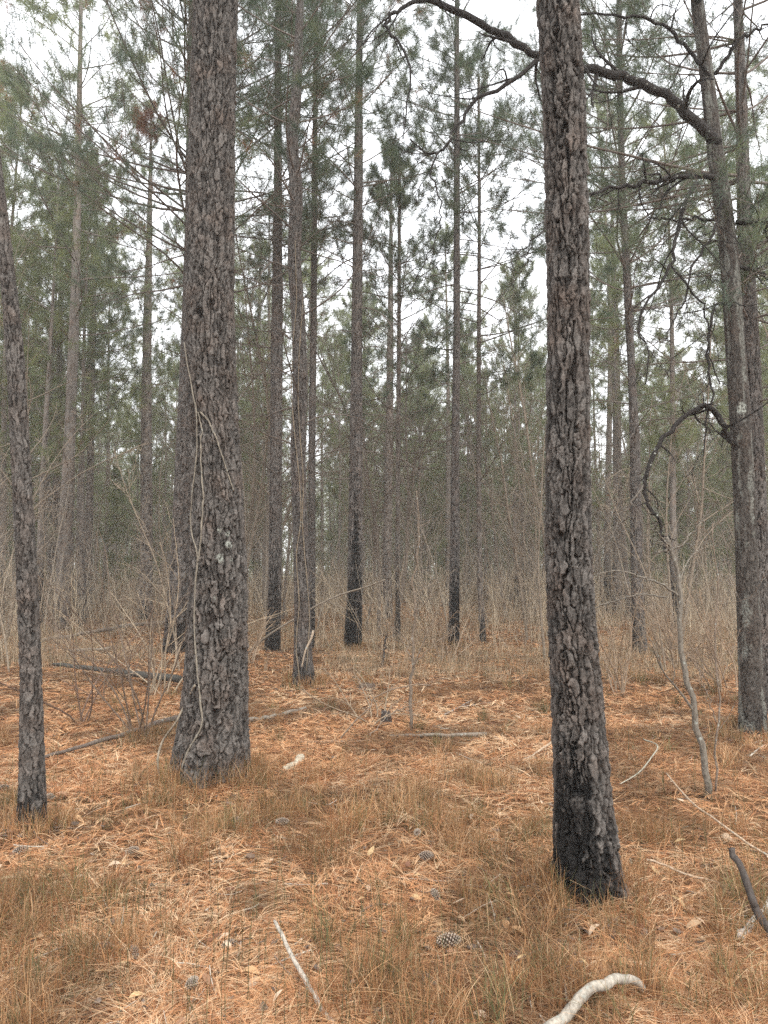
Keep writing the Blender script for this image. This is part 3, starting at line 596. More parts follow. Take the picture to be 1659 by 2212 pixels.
for i, (lab, ct, H, chh) in enumerate(SR):
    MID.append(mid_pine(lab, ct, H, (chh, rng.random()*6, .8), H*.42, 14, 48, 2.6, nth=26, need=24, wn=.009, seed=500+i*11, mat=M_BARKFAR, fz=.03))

# ------------------------------------------------------------------ pale lichened hardwood and its sweeping limbs
TH = Trunk([(1628, 1575, 60), (1622, 1480, 50), (1616, 1330, 46), (1610, 1150, 43), (1603, 1000, 42), (1597, 870, 41), (1586, 700, 38), (1578, 560, 37), (1566, 450, 36), (1549, 330, 33), (1538, 220, 29), (1525, 110, 27), (1510, 0, 26)], 11)
hw = thing('hardwood_tree', 'pale lichen mottled leafless tree with long sweeping dark limbs', 'tree', TH.base)
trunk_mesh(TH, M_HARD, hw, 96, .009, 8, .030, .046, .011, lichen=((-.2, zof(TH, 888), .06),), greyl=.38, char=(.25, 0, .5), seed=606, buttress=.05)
LIMBC = np.array([.020, .0165, .0145, 1])
def limb(pts, w0, w1, Y0, Y1, parent, subs=6, name='branch', droop=-.4, sublen=.3, n=26, col=LIMBC, off=None, side=7):
    pts = np.array(pts, float); yy = np.linspace(Y0, Y1, len(pts)); p3 = P(pts[:, 0], pts[:, 1], yy); C = catmull(p3, n)
    C = C+.016*np.stack([vnoise(np.arange(n)*1.1, 0, seed=int(pts[0, 0])+a) for a in (1, 2, 3)], -1)*np.sin(np.linspace(0, np.pi, n))[:, None]*2
    r = np.linspace(w0, w1, n)/2*np.linspace(Y0, Y1, n)/FPX*.88; r = r*(1+.10*vnoise(np.arange(n)*1.3, 2, seed=7+int(pts[0, 1])))
    A = Acc(); tubes(A, C[None], r[None], side, col, cap=True)
    if subs:
        S, rs = spawn(C[None], r[None], subs+3, .12, .98, .9, sublen, 8, droop, .16, .5, .003, .9); tubes(A, S, rs, 5, col)
        U, ru = spawn(S, rs, 4, .2, .95, .8, .5, 6, droop*.6, .18, .6, .0025, .9); tubes(A, U, ru, 3, col)
        W_, rw = spawn(U, ru, 2, .3, .95, .7, .5, 4, droop*.3, .2, .6, .002, .9); tubes(A, W_, rw, 3, col)
    return A.build(name, M_LIMB, parent, off=parent.location)
yh = TH.Y
big_limb = limb([(1552, 312), (1525, 285), (1490, 250), (1440, 212), (1385, 180), (1330, 163), (1250, 146), (1170, 122), (1110, 88), (1040, 50), (930, 0), (830, -40)], 30, 15, yh, yh-.2, hw, 8, droop=-.5, sublen=.22, n=40, side=10)
limb([(1165, 125), (1140, 148), (1090, 188), (1030, 218), (995, 262), (965, 310), (945, 328), (920, 330), (885, 300)], 13, 4, yh-.1, yh-.5, hw, 6, droop=-.6)
limb([(945, 328), (930, 380), (950, 430), (945, 490), (920, 560), (880, 640)], 5, 2, yh-.5, yh-.7, hw, 4, droop=-.6)
limb([(920, 0), (880, 10), (850, 30), (833, 60), (860, 90), (882, 140), (880, 230), (870, 300)], 12, 3, yh-.2, yh-.6, hw, 5, droop=-.7)
limb([(1548, 385), (1500, 378), (1440, 388), (1380, 400), (1320, 408), (1270, 420)], 17, 7, yh, yh-.3, hw, 8, droop=-.4)
limb([(1270, 415), (1220, 440), (1150, 520), (1090, 560)], 7, 2, yh-.3, yh-.4, hw, 4)
limb([(1534, 168), (1520, 145), (1490, 110), (1450, 70), (1400, 45), (1330, 33), (1250, 31), (1180, 60)], 13, 4, yh, yh-.3, hw, 6)
limb([(1505, 395), (1480, 440), (1460, 520), (1450, 570), (1400, 650), (1375, 710), (1400, 750), (1395, 830)], 12, 3, yh-.3, yh-.6, hw, 7, droop=-.5)
limb([(1450, 575), (1490, 620), (1530, 690), (1530, 760), (1555, 830)], 6, 3, yh-.4, yh-.3, hw, 3)
limb([(1602, 985), (1588, 962), (1570, 940), (1555, 905), (1525, 882), (1495, 888), (1450, 925), (1415, 975), (1392, 1040)], 17, 11, yh, yh-.5, hw, 4, droop=-.3, sublen=.25)
limb([(1392, 1035), (1395, 1070), (1415, 1120), (1430, 1160), (1437, 1190)], 10, 6, yh-.5, yh-.6, hw, 3)
limb([(1392, 1045), (1360, 1090), (1330, 1140), (1300, 1180), (1280, 1240)], 6, 2.5, yh-.5, yh-.9, hw, 4, col=np.array([.10, .085, .07, 1]))
limb([(1586, 662), (1570, 655), (1545, 665), (1528, 720), (1530, 790), (1540, 850), (1525, 920), (1520, 985)], 10, 3, yh-.05, yh-.3, hw, 5, droop=-.3)
limb([(1590, 480), (1630, 482), (1680, 488), (1760, 500)], 15, 8, yh, yh-.1, hw, 4)
limb([(1570, 475), (1500, 472), (1440, 474), (1400, 470)], 8, 3, yh, yh+.2, hw, 4)
limb([(1595, 575), (1640, 590), (1700, 610), (1760, 640)], 12, 6, yh, yh+.1, hw, 5, droop=-.2)
limb([(1545, 160), (1590, 100), (1640, 60), (1700, 40)], 11, 4, yh, yh-.2, hw, 5)
limb([(1560, 420), (1545, 500), (1505, 560), (1470, 660), (1440, 720)], 9, 3, yh-.1, yh-.5, hw, 5, droop=-.4)
limb([(1510, 5), (1480, -40), (1440, -90), (1400, -160)], 16, 8, yh, yh-.3, hw, 8, droop=.2, sublen=.4)

# ------------------------------------------------------------------ crooked lichened sapling in front of it, and hand placed bare saplings
def stems(name, label, strands, mat=None, cat='sapling', group=None, subs=4, col=(.2, .17, .14, 1), sublen=.32, droop=.15):
    b0 = G(*strands[0][0][0]); root = thing(name, label, cat, b0, group)
    for (pts, w0, w1, dy) in strands:
        Y = float(b0[1]); pts = np.array(pts, float); n = 22
        p3 = P(pts[:, 0], pts[:, 1], np.linspace(Y, Y+dy, len(pts))); C = catmull(p3, n); r = np.linspace(w0, w1, n)/2*Y/FPX
        C[1:-1] += .012*rng.normal(0, 1, (n-2, 3))*np.array([1, 1, .3])*min(1, Y/8)
        A = Acc(); tubes(A, C[None], r[None], 7, col, cap=True)
        if subs:
            S, rs = spawn(C[None], r[None], subs, .2, .98, .75, sublen, 7, droop, .15, .5, .002, .8); tubes(A, S, rs, 4, col)
            U, ru = spawn(S, rs, 4, .2, .95, .7, .5, 5, droop, .18, .6, .0016, .8); tubes(A, U, ru, 3, col)
        A.build('stem' if pts[0, 1] > 1380 else 'branch', mat or M_STICK, root, off=b0)
    return root
stems('sapling', 'crooked lichen covered sapling with pale bent twigs under the sweeping dark limb', [
    ([(1530, 1722), (1520, 1640), (1500, 1540), (1478, 1440), (1470, 1340), (1468, 1260), (1455, 1200), (1440, 1160)], 15, 7, 0),
    ([(1470, 1292), (1430, 1262), (1380, 1245), (1330, 1232), (1290, 1240)], 5, 2.2, -.2), ([(1440, 1290), (1380, 1285), (1320, 1300), (1278, 1316)], 4, 2, .2),
    ([(1450, 1190), (1480, 1170), (1510, 1130), (1515, 1125)], 4.5, 2.5, 0), ([(1448, 1188), (1425, 1192), (1410, 1196)], 5, 3, 0), ([(1445, 1180), (1420, 1150), (1400, 1140)], 3.5, 2, -.1)],
    subs=3, col=(.15, .13, .105, 1))
stems('sapling', 'thin straight leafless sapling rooted close to the crooked lichened one', [([(1545, 1720), (1548, 1600), (1552, 1500), (1545, 1380), (1550, 1250), (1540, 1130)], 5, 2, .2), ([(1548, 1560), (1520, 1480), (1500, 1430)], 2.5, 1.2, .1)], subs=6, col=(.16, .12, .09, 1))
stems('sapling', 'slim bare sapling standing alone in the middle of the straw clearing', [([(887, 1580), (888, 1480), (893, 1400), (895, 1300), (893, 1250), (905, 1150), (900, 1060)], 8, 2.5, .2), ([(893, 1330), (930, 1290), (960, 1250)], 2.8, 1.2, -.2), ([(890, 1420), (860, 1370), (830, 1340)], 2.5, 1.2, .3), ([(892, 1440), (940, 1390), (985, 1350)], 2.5, 1.2, .2)], subs=6, col=(.15, .115, .085, 1))
stems('sapling', 'crooked blackened dead sapling beside the pale fallen log', [([(172, 1372), (178, 1330), (186, 1270), (178, 1200), (172, 1170)], 7, 4, 0)], subs=2, col=(.05, .042, .038, 1))
stems('sapling', 'small burnt stub of a stem rising before the middle row', [([(826, 1443), (828, 1420), (832, 1385), (836, 1370)], 5, 3.5, 0)], subs=0, col=(.05, .042, .038, 1))
stems('sapling', 'forked leafless sapling arching over the clearing, its long pale branch bent to the ground', [([(760, 1600), (720, 1640), (740, 1590), (790, 1530), (820, 1500), (880, 1480), (930, 1480)], 3.5, 2, 0), ([(800, 1590), (850, 1540), (920, 1510)], 2.5, 1.4, .3)], subs=4, col=(.2, .15, .11, 1))
# leafless shrubs around the fallen branches
def shrub(label, u, v, sps, hgt, col, lean=.35, subs=6, w=4, group=None):
    b0 = G(u, v); root = thing('shrub', label, 'shrub', b0, group)
    for i in range(sps):
        d = np.array([[rng.normal(0, lean), rng.normal(0, lean), 1.]]); L = np.array([hgt*(.6+.6*rng.random())])
        st = np.array([[rng.normal(0, .08), rng.normal(0, .08), -.03]])
        C = grow(st, d, L, 14, -.15, .06); r = np.linspace(1, .3, 14)[None]*(w/2*b0[1]/FPX)
        A = Acc(); tubes(A, C, r, 5, col); S, rs = spawn(C, r, subs, .15, .97, .65, .42, 8, .1, .13, .6, .0014, .9); tubes(A, S, rs, 4, col)
        U, ru = spawn(S, rs, 4, .2, .95, .65, .5, 5, .1, .16, .65, .0012, .9); tubes(A, U, ru, 3, col); A.build('stem', M_TWIG, root)
    return root
shrub('tangled leafless shrub of arching thin stems next to the massive trunk', 300, 1590, 8, 2.1, (.13, .095, .07, 1), .4)
shrub('sparse reddish brown shrub between the slender leaning pine and the fallen dark log', 180, 1560, 5, 1.8, (.14, .09, .065, 1))
shrub('pale twiggy shrub growing in front of the half hidden thick pine', 345, 1500, 8, 2.2, (.34, .27, .19, 1))
shrub('low twiggy bush around the small charred stump', 805, 1560, 6, .9, (.25, .19, .13, 1), .5)
shrub('wispy bush of fine stems rooted behind the scorched flaky pine', 1330, 1500, 7, 1.3, (.26, .19, .13, 1), .4)
shrub('dense brown bush at the foot of the pale lichened tree', 1560, 1490, 9, 1.4, (.24, .17, .115, 1), .35, 7)
shrub('feathery tan bush spreading beyond the slim bare sapling', 960, 1430, 7, 1.2, (.3, .22, .15, 1), .4)
shrub('brown bush behind the crooked lichened sapling', 1450, 1440, 9, 1.6, (.22, .16, .11, 1), .35, 7)
shrub('thin upright shrub at the far side of the straw clearing', 540, 1430, 6, 1.3, (.3, .22, .15, 1), .3)

# ------------------------------------------------------------------ vines
def vine(label, T, strands, w, col):
    root = thing('vine', label, 'vine', G(*strands[0][0]))
    for pts in strands:
        pts = np.array(pts, float); n = 60; q = catmull(np.concatenate([pts, np.zeros((len(pts), 1))], 1), n); p3 = surf(T, q[:, 0], q[:, 1], .012)
        p3 = p3+np.stack([.004*vnoise(np.arange(n)*.7, 3, seed=int(pts[0, 0])), -.004*np.abs(vnoise(np.arange(n)*.5, 5, seed=4)), 0*q[:, 0]], -1)
        r = np.linspace(1, .65, n)*w/2*T.Y/FPX*(1+.35*vnoise(np.arange(n)*.9, 8, seed=2)); A = Acc(); tubes(A, p3[None], r[None], 7, col, cap=True)
        A.build('stem', M_STICK, root, off=root.location)
    return root
vine('pale knotted vine with two stems climbing the massive pine', T1, [
    [(390, 1668), (402, 1630), (418, 1600), (436, 1565), (432, 1510), (426, 1450), (420, 1350), (422, 1270), (427, 1215), (425, 1190), (416, 1160), (412, 1120), (416, 1060), (424, 985), (425, 900), (417, 850), (405, 790), (398, 740)],
    [(428, 1215), (434, 1160), (439, 1080), (436, 1020), (433, 960), (436, 930), (428, 890)], [(433, 890), (450, 910), (470, 955), (488, 1010), (505, 1060)]], 4.2, (.19, .165, .13, 1))
b0 = G(345, 1690); vs = thing('vine', 'slanting pale vine stem rooted in straw and reaching the massive trunk', 'vine', b0)
pts = np.array([(345, 1690), (341, 1640), (352, 1600), (380, 1560), (400, 1520), (421, 1480)], float); yv = np.array([b0[1], b0[1], b0[1]+.05, 5.78, 5.8, T1.Y-.25]); C = catmull(P(pts[:, 0], pts[:, 1], yv), 40)
A = Acc(); tubes(A, C[None], (np.linspace(5, 4, 40)/2*6/FPX)[None], 7, (.24, .2, .15, 1), cap=True); A.build('stem', M_STICK, vs, off=b0)
vine('thin tan vine strands hanging down the crooked pine of the middle row', T4, [
    [(648, 1470), (640, 1400), (646, 1300), (640, 1200), (650, 1120), (645, 1020), (636, 930), (630, 850), (632, 760), (640, 650), (638, 520)],
    [(662, 1450), (668, 1330), (660, 1220), (653, 1130), (655, 1040), (650, 960), (644, 860), (648, 740), (655, 640)]], 2.6, (.19, .15, .105, 1))

# ------------------------------------------------------------------ things lying on the straw
GREY, DARK, PALE, TAN = (.27, .235, .2, 1), (.06, .05, .044, 1), (.5, .465, .41, 1), (.36, .27, .19, 1)
def lying(name, label, pts, w0, w1, col, cat='branch', lifts=None, twigs=(), jag=.08, mat=None):
    pts = np.array(pts, float); lf = np.zeros(len(pts)) if lifts is None else np.array(lifts, float); g = G(pts[:, 0], pts[:, 1])
    for k_ in range(3):
        g = np.stack([G(a, b, c_) for (a, b), c_ in zip(pts, lf)])
    rad_ = np.interp(np.linspace(0, 1, len(pts)), [0, 1], [w0, w1])/2*g[:, 1]/FPX; g[:, 2] += rad_*.7
    b0 = np.array([g[:, 0].mean(), g[:, 1].mean(), float(gh(g[:, 0].mean(), g[:, 1].mean()))]); root = thing(name, label, cat, b0)
    n = 34; C = catmull(g, n); r = np.interp(np.linspace(0, 1, n), np.linspace(0, 1, len(rad_)), rad_); sd = int(abs(pts[0, 0]*7+pts[0, 1]))
    C = C+np.stack([vnoise(np.arange(n)*.35, a, seed=sd) for a in (1, 4, 8)], -1)*np.minimum(r[:, None]*.45, .012)
    r = r*(1+.09*vnoise(np.arange(n)*.6, 1, seed=sd+1)); A = Acc(); tubes(A, C[None], r[None], 10, col, cap=True); A.build('wood', mat or M_STICK, root, off=b0)
    for tw in twigs:
        tp, a, b = tw; tp = np.array(tp, float); q = G(tp[:, 0], tp[:, 1]); q[:, 2] += .01+np.linspace(rad_.mean(), 0, len(q)); q = catmull(q, 16); rr_ = np.linspace(a, b, 16)/2*q[:, 1]/FPX
        A = Acc(); tubes(A, q[None], rr_[None], 6, col, cap=True); A.build('twig', mat or M_STICK, root, off=b0)
    return root
lying('fallen_branch', 'thick pale bark stripped branch bent like a bow', [(1150, 2262), (1215, 2205), (1255, 2168), (1300, 2135), (1345, 2120), (1375, 2128), (1398, 2155)], 25, 15, (.29, .26, .215, 1), lifts=[0, .03, .06, .09, .09, .06, 0], twigs=(([(1225, 2180), (1218, 2130), (1200, 2085), (1180, 2040)], 5, 2),))
lying('fallen_branch', 'long straight grey stick slanting from the grass toward the viewer', [(593, 1990), (612, 2030), (640, 2085), (668, 2135), (690, 2175), (725, 2225)], 7, 12, (.33, .29, .24, 1), lifts=[.12, .1, .07, .04, .02, 0])
lying('fallen_branch', 'thin curved twig lying beside the long straight grey stick', [(662, 2143), (700, 2143), (740, 2152), (770, 2175), (800, 2215)], 5, 8, GREY)
lying('fallen_branch', 'charred black limb leaning up from the straw near a white log', [(1578, 1838), (1600, 1885), (1625, 1945), (1645, 1990), (1680, 2050)], 13, 19, DARK, lifts=[.34, .26, .16, .08, .0], mat=M_TWIG)
lying('fallen_branch', 'short white log lying behind the charred leaning limb', [(1595, 2030), (1625, 2005), (1660, 1965), (1710, 1920)], 16, 20, (.44, .41, .36, 1))
lying('fallen_branch', 'straight grey pole lying level across the clearing', [(842, 1592), (900, 1591), (980, 1592), (1052, 1590)], 6, 9, (.17, .14, .11, 1), lifts=[.01, .025, .03, .02])
lying('fallen_branch', 'low dead stick half sunk in grass before the small charred stump', [(650, 1605), (700, 1604), (760, 1603), (800, 1600)], 5, 4, (.3, .2, .13, 1))
lying('fallen_branch', 'mossy pale log beside the massive trunk, broken at both ends', [(537, 1560), (580, 1553), (620, 1543), (660, 1534)], 9, 9, (.19, .165, .135, 1))
lying('fallen_branch', 'long dark rotten branch pointing at the massive trunk', [(95, 1638), (160, 1620), (230, 1600), (300, 1578), (385, 1552)], 7, 10, (.12, .095, .078, 1), lifts=[.03, .05, .06, .06, .05])
lying('fallen_branch', 'black rough log lying across the straw by the leafless shrubs', [(115, 1437), (180, 1446), (250, 1455), (310, 1463), (390, 1474)], 7, 16, (.06, .056, .048, 1), lifts=[.06, .06, .06, .06, .05], mat=M_TWIG)
lying('fallen_branch', 'pale fallen pole reaching to the half hidden thick pine', [(85, 1385), (150, 1376), (210, 1366), (280, 1354), (358, 1348)], 6, 9, (.17, .135, .105, 1), lifts=[.05, .1, .15, .2, .2])
lying('fallen_branch', 'short bleached log beyond the leafless shrubs', [(150, 1408), (190, 1406), (240, 1403)], 7, 7, (.24, .2, .16, 1), lifts=[.05, .06, .05])
lying('fallen_branch', 'curving pale stick by the foot of the scorched flaky pine', [(1398, 1858), (1440, 1872), (1490, 1893), (1530, 1902), (1570, 1918)], 5, 4, TAN, lifts=[.06, .05, .03, .01, 0])
lying('fallen_branch', 'thin grey stick parallel to the curving pale stick and nearer', [(1378, 1935), (1420, 1932), (1460, 1945), (1500, 1958), (1560, 1985)], 5, 3, GREY)
lying('fallen_branch', 'very long thin fallen switch slanting down past the crooked sapling', [(1440, 1672), (1490, 1730), (1550, 1775), (1610, 1820), (1690, 1870)], 3, 5, TAN, lifts=[.1, .12, .1, .06, 0], twigs=(([(1480, 1720), (1490, 1700), (1485, 1670), (1465, 1648)], 3, 2),))
lying('fallen_branch', 'forked pale twig touching the scorched flaky pine', [(1100, 1652), (1140, 1638), (1170, 1620), (1200, 1600)], 3, 5, TAN, lifts=[0, .02, .05, .12])
lying('fallen_branch', 'bent grey stick with a side twig in the far grass of the clearing', [(960, 1545), (990, 1530), (1015, 1517), (1028, 1510)], 3, 4, GREY, twigs=(([(990, 1532), (1030, 1524), (1062, 1518)], 2.5, 2),))
lying('fallen_branch', 'grey stick cut by the picture corner, lying on bare straw', [(-40, 2128), (0, 2140), (40, 2152), (78, 2166)], 8, 6, (.33, .28, .22, 1))
lying('fallen_branch', 'branched greenish white twig lying on straw between scorched pine and crooked sapling', [(1340, 1695), (1380, 1670), (1405, 1640), (1420, 1612), (1390, 1598)], 2.5, 3, (.3, .28, .22, 1), lifts=[.02, .06, .1, .14, .14])
lying('fallen_branch', 'dark stick lying near the yellow leaves and the white log', [(1405, 2098), (1440, 2088), (1470, 2080), (1480, 2078)], 4, 6, (.15, .12, .1, 1))
lying('fallen_branch', 'curled brown twig in the straw midway between cone and grey stick', [(770, 1985), (790, 1965), (815, 1955), (850, 1958)], 5, 3, (.16, .11, .08, 1), lifts=[0, .02, .03, .01])
lying('fallen_branch', 'pale forked branch resting near the hardwood foot', [(1605, 1612), (1640, 1605), (1680, 1590), (1730, 1570)], 5, 8, (.42, .39, .33, 1), twigs=(([(1620, 1640), (1650, 1615), (1690, 1600)], 4, 3),))
lying('fallen_branch', 'weathered stick at the lower corner beneath the white log', [(1575, 2212), (1610, 2175), (1650, 2150), (1700, 2130)], 5, 6, TAN)
# leaning sticks
def leaning(label, pts, w0, w1, col, Y0, Y1, subs=3):
    pts = np.array(pts, float); p3 = P(pts[:, 0], pts[:, 1], np.linspace(Y0, Y1, len(pts))); root = thing('fallen_branch', label, 'branch', p3[0])
    C = catmull(p3, 30); r = np.linspace(w0, w1, 30)/2*Y0/FPX; A = Acc(); tubes(A, C[None], r[None], 7, col, cap=True)
    A.build('wood', M_STICK, root, off=p3[0])
    S, rs = spawn(C[None], r[None], subs, .2, .95, .6, .2, 8, .1, .1, .6, .0018, .7)
    for q in range(len(S)):
        A = Acc(); tubes(A, S[q:q+1], rs[q:q+1], 4, col); A.build('twig', M_STICK, root, off=p3[0])
yl = float(G(530, 1418)[1]); leaning('long pale bare pole leaning up across the middle row of trunks', [(530, 1415), (580, 1372), (640, 1335), (690, 1305), (740, 1283), (790, 1268), (832, 1252)], 5, 2.5, (.24, .2, .155, 1), yl, yl-1.6, 6)
yl = float(G(635, 1440)[1])
leaning('short bleached stick propped against the crooked vine draped pine', [(652, 1440), (660, 1405), (672, 1380), (677, 1362)], 3, 6, (.3, .23, .165, 1), T4.Y-.35, T4.Y-.2, 1)
yl = float(G(1120, 1480)[1])

# stumps and a broken chunk
def stump(label, u, v, w_, h_, col, seed):
    b0 = G(u, v); root = thing('stump', label, 'stump', b0); r0 = w_/2*b0[1]/FPX; hh = h_*b0[1]/FPX
    th = np.arange(28)*2*np.pi/28; zz = np.array([-.05, 0, .25*hh, .5*hh, .75*hh, .92*hh, hh]); sc_ = np.array([1.35, 1.25, 1.05, 1, .98, .9, .75])
    Z, T_ = np.meshgrid(zz, th, indexing='ij'); r = r0*sc_[:, None]*(1+.18*vnoise(np.cos(T_)*2, np.sin(T_)*2, Z*8, seed)+.1*vnoise(np.cos(T_)*6, np.sin(T_)*6, Z*20, seed+1))
    Z = Z+(Z > .7*hh)*.2*hh*vnoise(np.cos(T_)*3, np.sin(T_)*3, 0, seed+2); V = np.stack([np.cos(T_)*r, np.sin(T_)*r, Z], -1); idx = np.arange(Z.size).reshape(Z.shape); nx = np.roll(idx, -1, 1)
    A = Acc(); A.add(V, np.stack([idx[:-1], nx[:-1], nx[1:], idx[1:]], -1).reshape(-1, 4), col)
    A.add(np.concatenate([V[-1], [[0, 0, zz[-1]*.8]]]), np.array([[i, (i+1) % 28, 28] for i in range(28)]), col); A.build('wood', M_STICK, root)
stump('small round charred stump in the middle of the clearing', 835, 1562, 20, 24, (.06, .048, .042, 1), 5)
stump('dark low rotten stump in the straw behind the clearing bushes', 792, 1487, 34, 10, (.09, .065, .05, 1), 9)
b0 = G(632, 1662)
lying('wood_chunk', 'short broken bleached wood chunk lying in grass right of the massive trunk foot', [(612, 1668), (625, 1662), (640, 1652), (652, 1640)], 12, 14, (.42, .37, .28, 1), cat='wood')

# pine cones
def cone_mesh(A, Lc, Wc, seed, base):
    n = 96; i = np.arange(n); t_ = (i+.5)/n; a = i*2.39996; prof = np.sin(np.pi*(t_*.86+.09))**.7; zc = (t_-.5)*Lc; r = Wc*.5*prof
    rad = np.stack([0*a, np.cos(a), np.sin(a)], -1); axv = np.array([1., 0, 0]); tang = np.cross(rad, axv)
    tilt = (t_-.25)[:, None]; out = nrm(rad+axv*tilt*1.1)
    r0 = rad*(r*.35)[:, None]+axv*zc[:, None]; tip = r0+out*(r*.75)[:, None]; w_ = Wc*.17*(.6+.6*prof)[:, None]; th = .09*Wc
    nn = np.cross(out, tang)
    V = np.stack([r0-tang*w_*.25, r0+tang*w_*.25, tip-out*w_*.5+tang*w_*.62+nn*th*.3, tip+nn*th*.9, tip-out*w_*.5-tang*w_*.62+nn*th*.3, tip-nn*th*.8-out*w_*.3, r0-nn*th], 1)
    f = np.array([[0, 1, 2, 3], [0, 3, 4, 0], [2, 3, 5, 5], [3, 4, 5, 5], [1, 6, 5, 2], [0, 4, 5, 6]])
    idx = (np.arange(n)*7)[:, None]
    tr = np.array([[0, 1, 2], [0, 2, 3], [0, 3, 4], [2, 5, 3], [3, 5, 4], [1, 6, 5], [1, 5, 2], [0, 4, 5], [0, 5, 6]])
    cb = np.array([.07, .045, .032, 1]); ct = np.array([.58, .50, .41, 1]); cm = np.array([.2, .15, .115, 1])
    c = np.stack([cb, cb, cm, ct, cm, cm, cb])
    A.add(V, (idx[:, :, None]+tr[None]).reshape(-1, 3), np.tile(c, (n, 1)))
    core = np.linspace(-.42, .42, 8); tubes(A, np.stack([core*Lc, 0*core, 0*core], -1)[None], (Wc*.22*np.cos(core*3))[None], 8, cb)
CL = [(970, 2052, 1.15, .1, 'fat pale tipped pine cone lying on its side, largest on the straw'), (222, 2066, .95, .9, 'black and white pine cone lying near the corner stick'), (290, 2071, .75, 2.2, 'small dark cone next to the black and white cone'),
      (495, 2053, .7, .5, 'small pine cone lying between the tussocks and the long grey stick'), (415, 2141, .85, 1.3, 'grey half buried cone in the nearest straw'), (610, 1786, .95, .15, 'pine cone lying sideways among upright grass stalks'),
      (514, 1781, .8, 1.2, 'upright grey cone beside a pale leaf, out from the massive trunk'), (44, 1850, .95, .7, 'dark cone in straw in front of the slender leaning pine'), (7, 1710, .9, .2, 'cone at the very edge behind the slender leaning pine'),
      (108, 1730, .9, 2.5, 'pale cone tucked against the slender leaning pine'), (285, 1849, .85, .3, 'dull weathered cone on straw left of the olive tussocks'), (922, 1862, 1.0, .5, 'brown cone sunk in grass before the scorched flaky pine'),
      (940, 1946, .85, 1.9, 'dark opened cone lying above the fat pale tipped cone'), (902, 1810, .9, 1.4, 'grey cone standing among dense grass stalks'), (1188, 1896, .85, 1.2, 'black cone lying against the scorched pine foot')]
A = Acc(); cone_mesh(A, .086, .046, 1, None); c0 = A.build('pine_cone', M_CONE, smooth=False); first = True
for (u, v, s_, a_, lab) in CL:
    o = c0 if first else c0.copy()
    if not first: COL.objects.link(o)
    first = False; q = G(u, v); o.location = (q[0], q[1], q[2]+.028*s_+.008); o.scale = (s_, s_, s_); o.rotation_euler = (a_*3, rng.normal(0, .2), a_)
    tag(o, lab, 'pine cone', 'cones scattered on the straw')

# ------------------------------------------------------------------ the stand beyond: individual pines copied from a few grown ones
def proto_pine(H, zc, rad, nb, L, need, wn, deadn, ter=2, red=.01):
    root = thing('pine_tree', 'x', 'tree', (0, 0, 0)); ph = rng.random(2)*6
    cf = lambda z: np.stack([.10*np.sin(np.asarray(z)*.33+ph[0])-.10*np.sin(ph[0]), .10*np.sin(np.asarray(z)*.29+ph[1])-.10*np.sin(ph[1]), np.asarray(z, float)], -1)
    rf = lambda z: rad*(1.0-np.clip(np.asarray(z)/H, 0, 1)*.85)+rad*.5*np.exp(-np.maximum(np.asarray(z), 0)/.25)
    zz = np.concatenate([[-.3, 0, .15, .4, .8], np.linspace(1.3, H, 22)]); nth = 14; th = np.arange(nth)*2*np.pi/nth; Z, T_ = np.meshgrid(zz, th, indexing='ij')
    r = rf(Z)*(1+.06*vnoise(np.cos(T_)*2, np.sin(T_)*2, Z*2, int(H*100))); V = cf(Z)+np.stack([np.cos(T_)*r, np.sin(T_)*r, 0*r], -1)
    chh = .4+1.8*rng.random(); ch = np.clip(.85*sst(0, 1, (chh-Z)/.7+.4*vnoise(np.cos(T_)*3, np.sin(T_)*3, Z*3, 77)), 0, 1)
    pr = .5+.4*vnoise(np.cos(T_)*3, np.sin(T_)*3, Z*4, 78); idx = np.arange(Z.size).reshape(Z.shape); nx = np.roll(idx, -1, 1)
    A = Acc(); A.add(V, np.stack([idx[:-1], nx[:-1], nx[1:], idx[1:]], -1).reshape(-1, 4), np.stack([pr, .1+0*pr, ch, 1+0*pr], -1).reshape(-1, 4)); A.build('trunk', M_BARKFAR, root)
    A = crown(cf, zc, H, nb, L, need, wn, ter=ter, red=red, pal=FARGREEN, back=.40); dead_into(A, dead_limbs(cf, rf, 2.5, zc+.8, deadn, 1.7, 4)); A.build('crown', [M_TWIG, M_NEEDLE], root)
    return root
PR = [proto_pine(17, 6.5, .13, 56, 2.9, 36, .010, 16), proto_pine(16, 5.5, .11, 54, 2.7, 36, .010, 18), proto_pine(18, 7.0, .15, 56, 3.0, 36, .010, 16), proto_pine(15, 4.6, .10, 52, 2.6, 36, .010, 16),
      proto_pine(17.5, 5.8, .12, 58, 2.9, 36, .010, 18, red=.03), proto_pine(13, 3.5, .085, 44, 2.3, 24, .012, 12), proto_pine(10, 1.8, .065, 46, 1.9, 24, .011, 6), proto_pine(7, 1.0, .05, 38, 1.5, 24, .011, 3)]
used = [False]*len(PR)
taken = [(T.base[0], T.base[1]) for T in (T1, T7, T8, T9, TH)]+[(T.base[0], T.base[1]) for T, _ in MID]
ZONES = [(430, 'pine of the crowded grey stand beyond the leafless shrubs'), (800, 'pine of the far stand seen between the massive pine and the widest burnt foot'), (1200, 'pine of the far stand below the open sky gap'), (9999, 'pine of the far stand behind the brush near the lichened tree')]
def zone(u):
    for zu, lab in ZONES:
        if u < zu: return lab
count = 0; tries = 0
